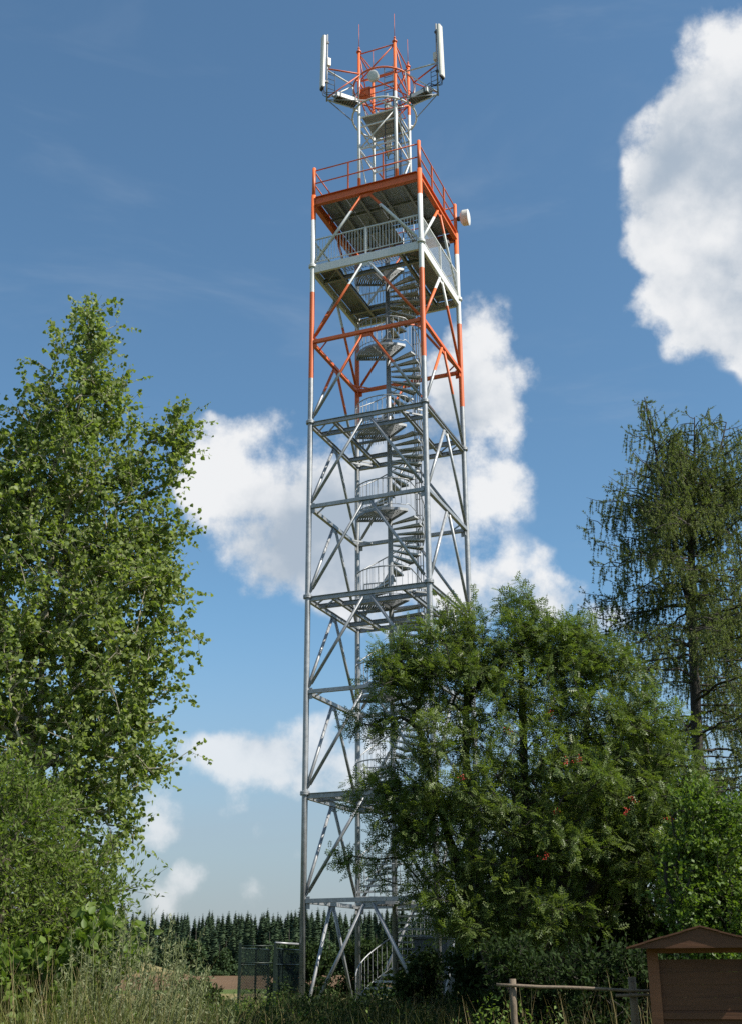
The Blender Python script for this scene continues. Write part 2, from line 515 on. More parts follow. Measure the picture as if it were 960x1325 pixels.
class MB:
    def __init__(self):
        self.v, self.f, self.s = [], [], []

    def add(self, vs, fs, smooth=False):
        o = len(self.v)
        self.v += [tuple(map(float, q)) for q in vs]
        self.f += [tuple(i + o for i in q) for q in fs]
        self.s += [smooth] * len(fs)
        return self

    def box(self, c, size, rz=0.0):
        sx, sy, sz = (q / 2 for q in size)
        cr, sr = math.cos(rz), math.sin(rz)
        vs = []
        for z in (-sz, sz):
            for x, y in ((-sx, -sy), (sx, -sy), (sx, sy), (-sx, sy)):
                vs.append((c[0] + x * cr - y * sr, c[1] + x * sr + y * cr, c[2] + z))
        return self.add(vs, [(3, 2, 1, 0), (4, 5, 6, 7), (0, 1, 5, 4), (1, 2, 6, 5), (2, 3, 7, 6), (3, 0, 4, 7)])

    def prof(self, p0, p1, poly, up=(0, 0, 1)):
        """extrude a 2-D outline (side, up) from p0 to p1"""
        p0, p1 = np.asarray(p0, float), np.asarray(p1, float)
        d, s, u = frame_of(p1 - p0, up)
        n = len(poly)
        vs = [p + s * a + u * b for p in (p0, p1) for a, b in poly]
        fs = [(i, (i + 1) % n, n + (i + 1) % n, n + i) for i in range(n)]
        fs += [tuple(range(n - 1, -1, -1)), tuple(range(n, 2 * n))]
        return self.add(vs, fs)

    def bar(self, p0, p1, w, h=None, up=(0, 0, 1)):
        h = h or w
        return self.prof(p0, p1, [(-w / 2, -h / 2), (w / 2, -h / 2), (w / 2, h / 2), (-w / 2, h / 2)], up)

    def ibeam(self, p0, p1, w, h, t=0.012, up=(0, 0, 1)):
        a, b = w / 2, h / 2
        q = t / 2
        return self.prof(p0, p1, [(-a, -b), (a, -b), (a, -b + t), (q, -b + t), (q, b - t), (a, b - t), (a, b),
                                  (-a, b), (-a, b - t), (-q, b - t), (-q, -b + t), (-a, -b + t)], up)

    def channel(self, p0, p1, w, h, t=0.014, side=1, up=(0, 0, 1)):
        b = h / 2
        P = [(0, -b), (w, -b), (w, -b + t), (t, -b + t), (t, b - t), (w, b - t), (w, b), (0, b)]
        P = [(x - w / 2, y) for x, y in P]
        if side < 0:
            P = [(-x, y) for x, y in P][::-1]
        return self.prof(p0, p1, P, up)

    def tube(self, pts, r, n=10, caps=True, closed=False):
        pts = [np.asarray(p, float) for p in pts]
        m = len(pts)
        rs = r if hasattr(r, '__len__') else [r] * m
        vs = []
        prev = None
        for i, p in enumerate(pts):
            if closed:
                d = pts[(i + 1) % m] - pts[i - 1]
            else:
                d = pts[min(i + 1, m - 1)] - pts[max(i - 1, 0)]
            d, s, u = frame_of(d, prev if prev is not None else (0, 0, 1))
            if prev is not None:
                u = prev - d * np.dot(prev, d)
                if np.linalg.norm(u) < 1e-6:
                    _, s, u = frame_of(d)
                u /= np.linalg.norm(u)
                s = np.cross(d, u)
            prev = u
            for k in range(n):
                a = 2 * math.pi * k / n
                vs.append(p + (s * math.cos(a) + u * math.sin(a)) * rs[i])
        fs = []
        for i in range(m if closed else m - 1):
            j = (i + 1) % m
            for k in range(n):
                k2 = (k + 1) % n
                fs.append((i * n + k, i * n + k2, j * n + k2, j * n + k))
        self.add(vs, fs, True)
        if caps and not closed:
            o = len(self.v) - len(vs)
            self.f.append(tuple(o + k for k in range(n - 1, -1, -1)))
            self.f.append(tuple(o + (m - 1) * n + k for k in range(n)))
            self.s += [False, False]
        return self

    def lathe(self, prof, c, axis=(0, 0, 1), n=20):
        """prof list of (radius, along)"""
        d, s, u = frame_of(axis, (0, 0, 1) if abs(np.dot(axis, (0, 0, 1))) < 0.99 * np.linalg.norm(axis) else (1, 0, 0))
        c = np.asarray(c, float)
        vs = []
        for r, h in prof:
            for k in range(n):
                a = 2 * math.pi * k / n
                vs.append(c + d * h + (s * math.cos(a) + u * math.sin(a)) * r)
        fs = []
        for i in range(len(prof) - 1):
            for k in range(n):
                k2 = (k + 1) % n
                fs.append((i * n + k, i * n + k2, (i + 1) * n + k2, (i + 1) * n + k))
        self.add(vs, fs, False)
        o = len(self.v) - len(vs)
        self.f.append(tuple(o + k for k in range(n - 1, -1, -1)))
        self.f.append(tuple(o + (len(prof) - 1) * n + k for k in range(n)))
        self.s += [False, False]
        return self

    def mesh(self, name):
        me = bpy.data.meshes.new(name)
        me.from_pydata(self.v, [], self.f)
        me.polygons.foreach_set('use_smooth', self.s)
        me.update()
        return me

    def build(self, name, mat, parent=None, loc=None):
        return link(name, self.mesh(name), mat, parent, loc)


# ------------------------------------------------------------------ ground
def sstep(a, b, x):
    t = np.clip((np.asarray(x, float) - a) / (b - a), 0, 1)
    return t * t * (3 - 2 * t)


def gz(x, y):
    x, y = np.asarray(x, float), np.asarray(y, float)
    z = 0.33 * sstep(5, 18, y) * (1 - sstep(42, 70, y))
    z = z + 0.05 * np.sin(x * 0.9 + 1.3) * np.cos(y * 0.7) * (1 - sstep(60, 100, y))
    # low bank of dry grass to the left, beyond the compound
    z = z + 3.1 * sstep(-23.0, -30.0, x) * sstep(118, 146, y) * (1 - sstep(165, 210, y))
    z = z + 2.0 * sstep(-60.0, -110.0, x) * sstep(60, 120, y) * (1 - sstep(165, 210, y))
    return z


def build_ground():
    xs = np.concatenate([-np.geomspace(6000, 14, 30), np.linspace(-12, 12, 61), np.geomspace(14, 6000, 30)])
    ys = np.concatenate([-np.geomspace(4000, 8, 24), np.linspace(-6, 60, 90), np.geomspace(62, 9000, 90)])
    X, Y = np.meshgrid(xs, ys)
    Z = gz(X, Y)
    n, m = X.shape
    vs = np.stack([X.ravel(), Y.ravel(), Z.ravel()], 1)
    i, j = np.meshgrid(np.arange(m - 1), np.arange(n - 1))
    a = (j * m + i).ravel()
    fs = np.stack([a, a + 1, a + m + 1, a + m], 1)
    tag(link('ground', fast_mesh('ground', vs, fs, True), 'ground_cover'), kind='structure')


build_ground()

# ------------------------------------------------------------------ foliage toolkit
def unit(v):
    return v / np.maximum(np.linalg.norm(v, axis=-1, keepdims=True), 1e-9)


# leaf templates: y along the leaf, x across, z up; every face a quad
def t_kite(w, fold=0.12):
    v = np.array([(0, 0, 0), (-w / 2, 0.42, fold * w), (0, 1, 0), (w / 2, 0.42, fold * w)], float)
    return v, np.array([(0, 1, 2, 3)])


def t_round(w, fold=0.15):
    v = np.array([(0, 0, 0), (-w * 0.42, 0.16, fold * w), (-w * 0.5, 0.5, fold * w), (0, 1, -0.06),
                  (w * 0.5, 0.5, fold * w), (w * 0.42, 0.16, fold * w)], float)
    return v, np.array([(0, 3, 2, 1), (0, 5, 4, 3)])


def t_pinnate(pairs=5):
    """feather leaf of pointed triangular leaflets"""
    vs, fs = [], []
    def leaflet(base, d, L, w, drop):
        d = np.array([d[0], d[1], drop], float)
        d /= np.linalg.norm(d)
        s = np.cross(d, (0, 0, 1.0))
        s /= np.linalg.norm(s)
        b = np.array(base, float)
        o = len(vs)
        vs.extend([b + d * L * 0.12 - s * w / 2, b + d * L * 0.3 + s * w / 2, b + d * L])
        fs.append((o, o + 1, o + 2))
    for i in range(pairs):
        y = 0.2 + 0.62 * i / (pairs - 1)
        L = 0.38 - 0.05 * abs(i - 1.5)
        zz = -0.10 * y * y
        leaflet((0, y, zz), (-0.9, 0.45), L, 0.17, -0.22)
        leaflet((0, y, zz), (0.9, 0.45), L, 0.17, -0.22)
    leaflet((0, 0.86, -0.08), (0, 1), 0.32, 0.17, -0.25)
    return np.array(vs), np.array(fs)


def t_tuft(k=6, w=0.10, spread=0.9, seed=1):
    """rosette of needles"""
    rng = np.random.default_rng(seed)
    vs, fs = [], []
    for i in range(k):
        a = 2 * math.pi * i / k + rng.uniform(-.3, .3)
        d = np.array([math.cos(a) * spread, rng.uniform(0.3, 0.9), math.sin(a) * spread])
        d /= np.linalg.norm(d)
        s = np.cross(d, rng.normal(size=3))
        s /= np.linalg.norm(s)
        o = len(vs)
        vs += [-s * w / 2, s * w / 2, d]
        fs.append((o, o + 1, o + 2))
    return np.array(vs), np.array(fs)


def scatter(tmpl, pos, d, up, size):
    """instances of a template as one vertex / face array"""
    tv, tf = tmpl
    pos, d, up = np.asarray(pos, float), unit(np.asarray(d, float)), np.asarray(up, float)
    size = np.broadcast_to(np.asarray(size, float), (len(pos),))
    x = np.cross(d, up)
    bad = np.linalg.norm(x, axis=1) < 1e-3
    x[bad] = np.cross(d[bad], V(1, 0.3, 0))
    x = unit(x)
    z = np.cross(x, d)
    M = np.stack([x, d, z], 2)
    vs = np.einsum('nij,kj->nki', M, tv) * size[:, None, None] + pos[:, None, :]
    fs = tf[None] + (np.arange(len(pos)) * len(tv))[:, None, None]
    return vs.reshape(-1, 3), fs.reshape(-1, tf.shape[1])


def join(parts):
    vs, fs, o = [], [], 0
    for v, f in parts:
        vs.append(v)
        fs.append(f + o)
        o += len(v)
    return np.concatenate(vs), np.concatenate(fs)


def frusta(p0, p1, r0, r1, n=5):
    """open tapered sticks between point pairs"""
    p0, p1 = np.asarray(p0, float), np.asarray(p1, float)
    d = unit(p1 - p0)
    ref = np.where(np.abs(d[:, 2:3]) > 0.9, V(1, 0, 0)[None], V(0, 0, 1)[None])
    s = unit(np.cross(d, ref))
    u = np.cross(s, d)
    a = 2 * np.pi * np.arange(n) / n
    ring = s[:, None, :] * np.cos(a)[None, :, None] + u[:, None, :] * np.sin(a)[None, :, None]
    A = p0[:, None] + ring * np.asarray(r0)[:, None, None]
    B = p1[:, None] + ring * np.asarray(r1)[:, None, None]
    vs = np.concatenate([A, B], 1).reshape(-1, 3)
    k = np.arange(n)
    f = np.stack([k, (k + 1) % n, n + (k + 1) % n, n + k], 1)
    fs = f[None] + (np.arange(len(p0)) * 2 * n)[:, None, None]
    return vs, fs.reshape(-1, 4)


def sample_lobes(rng, lobes, n, shell=0.55):
    lobes = np.array([tuple(q) + (1.0,) * (7 - len(q)) for q in lobes], float)
    w = lobes[:, 3] * lobes[:, 4] + lobes[:, 3] * lobes[:, 5] + lobes[:, 4] * lobes[:, 5]
    w = w * lobes[:, 6]
    idx = rng.choice(len(lobes), n, p=w / w.sum())
    d = unit(rng.normal(size=(n, 3)))
    r = rng.uniform(shell ** 3, 1.0, n) ** (1 / 3)
    return lobes[idx, :3] + d * r[:, None] * lobes[idx, 3:6]


def grow(trunks, targets, rng, seg=0.3, up=0.25, below=0.7, path=0.12):
    """branch skeleton: every target is tied to the cheapest node that already stands"""
    N = sum(len(t) for t in trunks) + len(targets) * 40
    P = np.zeros((N, 3))
    D = np.zeros((N, 3))
    par = np.full(N, -1, int)
    pl = np.zeros(N)
    n = 0
    for t in trunks:
        for i, q in enumerate(t):
            P[n] = q
            if i:
                par[n] = n - 1
                pl[n] = pl[n - 1] + np.linalg.norm(P[n] - P[n - 1])
                D[n] = unit(P[n] - P[n - 1])
            else:
                D[n] = (0, 0, 1)
            n += 1
    trunk_n = n
    dd = np.linalg.norm(targets[:, None] - P[None, :n], axis=2).min(1)
    tips = []
    for ti in np.argsort(dd):
        t = targets[ti]
        v = t - P[:n]
        L = np.linalg.norm(v, axis=1) + 1e-6
        slope = v[:, 2] / L
        ang = (v * D[:n]).sum(1) / L
        cost = L * (1 + below * np.maximum(0, up - slope) + 0.5 * np.maximum(0, 0.2 - ang)) + path * pl[:n]
        i = int(np.argmin(cost))
        Lm = L[i]
        k = max(2, int(math.ceil(Lm / seg)))
        p0, p3 = P[i], t
        side = rng.normal(size=3) * 0.10 * Lm
        p1 = p0 + (D[i] * 0.5 + unit(v[i]) * 0.5) * Lm * 0.4 + side
        last = i
        for s in range(1, k + 1):
            a = s / k
            q = (1 - a) ** 2 * p0 + 2 * a * (1 - a) * p1 + a * a * p3
            P[n] = q
            par[n] = last
            D[n] = unit(q - P[last])
            pl[n] = pl[last] + np.linalg.norm(q - P[last])
            last = n
            n += 1
        tips.append((last, ti))
    P, D, par = P[:n], D[:n], par[:n]
    cnt = np.zeros(n)
    for l, _ in tips:
        cnt[l] += 1
    for i in range(n - 1, -1, -1):
        if par[i] >= 0:
            cnt[par[i]] += cnt[i]
    return P, D, par, np.maximum(cnt, 1), np.array([l for l, _ in tips])


def wood(P, par, cnt, rtip, expo=0.5, n=5, rmax=9.0):
    e = np.where(par >= 0)[0]
    r = np.minimum(rtip * cnt ** expo, rmax)
    return frusta(P[par[e]], P[e], r[par[e]] * 0.5 + r[e] * 0.5, r[e], n)


def tree(name, label, cat, base, trunks, lobes, n, leaf, leafmat, barkmat, seed, rtip=0.006, twigs=5, tlen=(0.2, 0.5),
         per=9, lsize=(0.05, 0.07), tdir_up=0.3, droop=0.0, flat=0.5, leaf_out=0.6, seg=0.3, shell=0.5, up=0.25, group=None,
         extra=None, path=0.12, hang=None):
    rng = np.random.default_rng(seed)
    tg = sample_lobes(rng, lobes, n, shell)
    if extra is not None:
        tg = np.concatenate([tg, np.array(extra, float)])
    P, D, par, cnt, tips = grow([np.array(t, float) for t in trunks], tg, rng, seg, up, path=path)
    # twigs leave the last nodes of each branch
    src, dirs = [], []
    for k in range(twigs):
        q = tips.copy()
        for _ in range(k % 3):
            pq = par[q]
            q = np.where(pq >= 0, pq, q)
        src.append(P[q])
        dirs.append(unit(D[q] * 0.7 + rng.normal(size=(len(q), 3)) * 0.75 + V(0, 0, tdir_up)))
    src, dirs = np.concatenate(src), np.concatenate(dirs)
    L = rng.uniform(*tlen, len(src))
    end = src + dirs * L[:, None]
    end[:, 2] -= droop * L
    tw = frusta(src, end, np.full(len(src), rtip * 0.55), np.full(len(src), rtip * 0.3), 3)
    wv, wf = join([wood(P, par, cnt, rtip), tw])
    # leaves along the twigs
    a = rng.uniform(0.1, 1.05, (len(src), per))
    pos = src[:, None] + (end - src)[:, None] * a[..., None]
    pos = pos.reshape(-1, 3) + rng.normal(size=(len(src) * per, 3)) * 0.012
    ld = np.repeat(unit(end - src), per, 0) * leaf_out + rng.normal(size=pos.shape) * 0.6
    if hang is not None:
        ld[:, 2] -= hang
    upv = rng.normal(size=pos.shape) * (1 - flat) + V(0, 0, 1) * flat
    lv, lf = scatter(leaf, pos, ld, upv, rng.uniform(*lsize, len(pos)))
    root = empty(name, base)
    tag(root, label, cat, group)
    b = np.array(base, float)
    link('trunk', fast_mesh('trunk', wv - b, wf, True), barkmat, root)
    link('crown', fast_mesh('crown', lv - b, lf), leafmat, root)
    return root, P, tips


def arc(p0, p1, n=8, bow=(0, 0, 0)):
    p0, p1, bow = (np.array(q, float) for q in (p0, p1, bow))
    a = np.linspace(0, 1, n)[:, None]
    return p0 + (p1 - p0) * a + bow * (4 * a * (1 - a))

# ------------------------------------------------------------------ far forest
def spruce_mesh(seed, H=18.0, W=2.6, broad=False):
    rng = np.random.default_rng(seed)
    if broad:
        lob = [(0, 0, H * .55, W, W, H * .3), (W * .5, 0, H * .4, W * .7, W * .7, H * .25), (-W * .6, .3, H * .45, W * .7, W * .7, H * .28),
               (0, 0, H * .2, W * .9, W * .9, H * .2)]
        pos = sample_lobes(rng, lob, 520, 0.6)
        d = unit(rng.normal(size=pos.shape))
        return scatter(t_kite(0.8), pos, d, rng.normal(size=pos.shape), rng.uniform(.8, 1.5, len(pos)))
    pos, d, sz, up = [], [], [], []
    z = H
    while z > 0.4:
        f = (H - z) / H
        rad = W * (f ** 0.62) * rng.uniform(.8, 1.1) + 0.12
        k = int(5 + 8 * f)
        a0 = rng.uniform(0, 6.28)
        for i in range(k):
            a = a0 + 6.283 * i / k + rng.normal() * .25
            L = rad * rng.uniform(.65, 1.15)
            pos.append((0, 0, z + rng.uniform(-.2, .2)))
            d.append((math.cos(a), math.sin(a), -0.45 + 0.5 * (1 - f)))
            sz.append(L)
            up.append((0, 0, 1))
        z -= rng.uniform(.26, .42)
    v, fc = scatter(t_kite(0.95, -0.25), np.array(pos), np.array(d), np.array(up), np.array(sz))
    top = scatter(t_kite(0.12), np.array([(0, 0, H - .6)]), np.array([(0.02, 0, 1.)]), np.array([(1., 0, 0)]), np.array([0.9]))
    k = np.arange(9) * 2 * math.pi / 9                # dense inner crown
    zs = np.array((0.5, H * .35, H * .7, H - 0.7))
    rs = W * np.array((.62, .52, .28, .02))
    cv = np.array([(r * math.cos(a), r * math.sin(a), z) for z, r in zip(zs, rs) for a in k])
    cf = np.array([(i * 9 + q, i * 9 + (q + 1) % 9, i * 9 + 9 + (q + 1) % 9, i * 9 + 9 + q) for i in range(3) for q in range(9)])
    return join([(v, fc), top, (cv, cf)])


def build_forest():
    rng = np.random.default_rng(5)
    prot = []
    for s in range(6):
        v, f = spruce_mesh(100 + s, 18.4 + 1.3 * (s % 3), 2.9 + 0.35 * (s % 4))
        prot.append(fast_mesh('spruce_crown', v, f))
        prot[-1].materials.append(MATS['hazed_spruce_needle'])
    broad = []
    for s in range(3):
        v, f = spruce_mesh(200 + s, 14, 2.9, True)
        broad.append(fast_mesh('broadleaf_crown', v, f))
        broad[-1].materials.append(MATS['far_leaf'])
    tr = MB().tube([(0, 0, -0.5), (0, 0, 6), (0, 0, 15)], [0.26, 0.2, 0.05], 6).mesh('forest_trunk')
    tr.materials.append(MATS['bark_dark'])
    def place(x, y, s, kind):
        isb = kind == 'b'
        tall = kind == 't'
        lab = ('round pale green broadleaf tree along the distant forest edge' if isb else
               'taller spruce whose tip stands above the distant forest edge' if tall else
               'dark pointed spruce along the distant forest edge behind the ploughed field')
        r = empty('broadleaf_tree' if isb else 'spruce_tree', (x, y, float(gz(x, y))), rng.uniform(0, 6.28))
        r.scale = (s * rng.uniform(.9, 1.15), s * rng.uniform(.9, 1.15), s)
        tag(r, lab, 'tree', 'broadleaf trees in the forest edge' if isb else 'spruces of the forest edge')
        me = broad[rng.integers(3)] if isb else prot[rng.integers(6)]
        link('crown', me, None, r)
        link('trunk', tr, None, r)
    x = -112.0
    while x < 80:
        if rng.uniform() < 0.28:
            place(x, 384 + rng.uniform(-3, 3), rng.uniform(.6, .95), 'b')
        else:
            place(x, 390 + rng.uniform(-3, 5), rng.uniform(.66, .98), 's')
        x += rng.uniform(1.1, 2.1)
    x = -112.0
    while x < 80:
        place(x, 404 + rng.uniform(-5, 6), rng.uniform(.86, 1.06), 's')
        x += rng.uniform(1.1, 2.0)
    for x, y, s in ((-82.5, 383, 1.18), (-78.0, 386, 1.24), (-80.3, 396, 1.1), (-88, 388, 1.12)):
        place(x, y, s, 't')
    # the body of the wood behind its edge reads as one mass
    xs = np.arange(-160, 160, 2.6)
    parts = []
    for j in range(1):
        n = len(xs)
        v0, f0 = spruce_mesh(300 + j, 20.0, 3.4)
        px = xs + rng.uniform(-1, 1, n)
        py = 418 + j * 9 + rng.uniform(-3, 3, n)
        sc = rng.uniform(.9, 1.06, n)
        vs = v0[None] * sc[:, None, None] + np.stack([px, py, gz(px, py)], 1)[:, None]
        fs = f0[None] + (np.arange(n) * len(v0))[:, None, None]
        parts.append((vs.reshape(-1, 3), fs.reshape(-1, 4)))
    n = 5200                                     # scrub along its foot
    px, py = rng.uniform(-125, 95, n), rng.uniform(378, 386, n)
    hh = 2.2 + 1.6 * np.sin(px * .5) * np.sin(px * .21 + 1) + 1.2 * np.sin(px * 1.3)
    pz = gz(px, py) + rng.uniform(0, 1, n) * np.maximum(hh, .8)
    q = np.stack([px, py, pz], 1)
    vs, fs = scatter(t_kite(0.8), q, rng.normal(size=q.shape), rng.normal(size=q.shape), rng.uniform(.5, 1.0, n))
    tag(link('forest_scrub', fast_mesh('forest_scrub', vs, fs), 'far_leaf'), 'green scrub along the foot of the far forest', 'scrub', kind='stuff')
    v, f = join(parts)
    tag(link('forest', fast_mesh('forest', v, f), 'hazed_spruce_needle'), 'dark spruce wood stretching behind the far field', 'forest', kind='stuff')


build_forest()

# ------------------------------------------------------------------ the lattice tower
ROT = -0.384544
TX, TY = 0.62394, 36.16123
A = 1.9916
CORN = [(A, -A), (A, A), (-A, A), (-A, -A)]          # front, right, back, left leg
tower = empty('lattice_tower', (TX, TY, BASE_Z), ROT)
tag(tower, 'tall galvanised lattice lookout tower with orange and white top and spiral stairs', 'tower')


def pin(name, mb, mat='tower_paint', parent=None):
    return mb.build(name, mat, parent or tower)


def build_tower():
    flange = MB().lathe([(0.1, -0.05), (0.145, -0.045), (0.145, -0.006), (0.135, 0.0), (0.145, 0.006), (0.145, 0.045), (0.1, 0.05)], (0, 0, 0), n=18)
    for k in range(8):
        a = 2 * math.pi * k / 8
        flange.lathe([(0.013, -0.07), (0.013, 0.07)], (0.122 * math.cos(a), 0.122 * math.sin(a), 0), n=6)
    fm = flange.mesh('flange')
    fm.materials.append(MATS['tower_paint'])
    for (x, y) in CORN:
        leg = MB().tube([(x, y, -0.12), (x, y, 6), (x, y, 12), (x, y, 18), (x, y, 24), (x, y, 26.95)], 0.088, 16)
        leg.tube([(x, y, 26.94), (x, y, 28.13)], 0.066, 12)
        leg.lathe([(0.066, 0), (0.05, 0.03)], (x, y, 28.125), n=12)
        lo = pin('leg', leg)
        for z in (6, 12, 18, 24):
            link('flange', fm, None, lo, (x, y, z))
        foot = MB().lathe([(0.17, 0.0), (0.17, 0.03), (0.1, 0.04)], (x, y, -0.05), n=14)
        pin('base_plate', foot, 'galvanised', lo)
        pl = MB().box((x, y, -0.36), (0.6, 0.6, 0.62))
        pin('plinth', pl, 'concrete')
    for fi in range(4):
        c0, c1 = np.array(CORN[fi]), np.array(CORN[(fi + 1) % 4])
        d = (c1 - c0) / (2 * A)
        nrm = np.array([d[1], -d[0]])           # outward
        if np.dot(nrm, c0) < 0:
            nrm = -nrm
        e0, e1 = c0 + d * 0.09, c1 - d * 0.09
        mid = (c0 + c1) / 2
        P = lambda q, z: (q[0], q[1], z)
        # main level girders
        for z in (6, 12, 18):
            pin('girder', MB().ibeam(P(e0, z - 0.08), P(e1, z - 0.08), 0.10, 0.15))
        g = MB().channel(P(e0, 23.86), P(e1, 23.86), 0.10, 0.30, 0.016, -1)
        pin('girder', g)
        pin('girder', MB().ibeam(P(e0, 26.68), P(e1, 26.68), 0.16, 0.33, 0.018))
        # girders half-way between the levels
        for z in (3, 9, 15, 21):
            go = pin('girder', MB().bar(P(e0, z), P(e1, z), 0.115, 0.115))
            for q, s in ((c0, 1), (c1, -1)):
                gp = MB().bar(P(q + d * s * 0.08, z - 0.05), P(q + d * s * 0.20, z - 0.05), 0.014, 0.34)
                pin('gusset_plate', gp, 'tower_paint', go)
        # inverted-V bracing in every half bay
        tops = [(zb, zb + 3, 0.06) if (zb % 6) == 0 else (zb, zb + 3, 0.16) for zb in range(0, 24, 3)]
        tops[7] = (21, 24, 0.30)
        tops.append((24, 26.5, 0.0))
        for zb, zt, drop in tops:
            for s in (-1, 1):
                q0 = c0 if s < 0 else c1
                dv = d if s < 0 else -d
                lo_z = zb + (0.16 if zb else -0.3)
                a = P(q0 + dv * 0.10, lo_z)
                b = P(mid - dv * 0.13, zt - drop - 0.05)
                aa, bb = np.array(a), np.array(b)
                u = (bb - aa) / np.linalg.norm(bb - aa)
                mb = MB().tube([aa + u * 0.1, bb], 0.050, 10)
                mb.bar(aa - u * 0.02, aa + u * 0.16, 0.012, 0.10, (*nrm, 0))
                pin('brace', mb)
            gp = MB().bar(P(mid - d * 0.24, zt - drop - 0.06), P(mid + d * 0.24, zt - drop - 0.06), 0.016, 0.17)
            pin('gusset_plate', gp)
        # short ties across the corner in the plane of the girders
        for z in (3, 6, 9, 12, 15, 18, 21):
            zz = z - (0.08 if z % 6 == 0 else 0.0)
            n2 = (np.array(CORN[(fi + 2) % 4]) - c1) / (2 * A)
            a = c1 - d * 0.62
            b = c1 + n2 * 0.62
            pin('corner_tie', MB().bar(P(a, zz), P(b, zz), 0.03, 0.05))
    # beam grids that carry the stair at the main levels
    for z in (6, 12, 18, 23.85):
        h = 0.15
        zz = z - 0.085 if z < 20 else z
        for s in (-1, 1):
            pin('floor_beam', MB().ibeam((s * 1.17, -A + 0.06, zz), (s * 1.17, A - 0.06, zz), 0.09, h), 'galvanised')
            for x0, x1 in ((-A + 0.06, -1.22), (-1.12, 1.12), (1.22, A - 0.06)):
                pin('floor_beam', MB().ibeam((x0, s * 1.17, zz - 0.004), (x1, s * 1.17, zz - 0.004), 0.09, h), 'galvanised')
        for sx in (-1, 1):
            for sy in (-1, 1):
                pin('corner_tie', MB().bar((sx * 1.2, sy * 1.75, zz - 0.02), (sx * 1.75, sy * 1.2, zz - 0.02), 0.03, 0.05), 'galvanised')
            # stair hangers to the column
            if z < 20:
                pin('floor_beam', MB().bar((sx * 1.13, 0.0, zz), (sx * 0.08, 0.0, zz), 0.06, 0.09), 'galvanised')


build_tower()


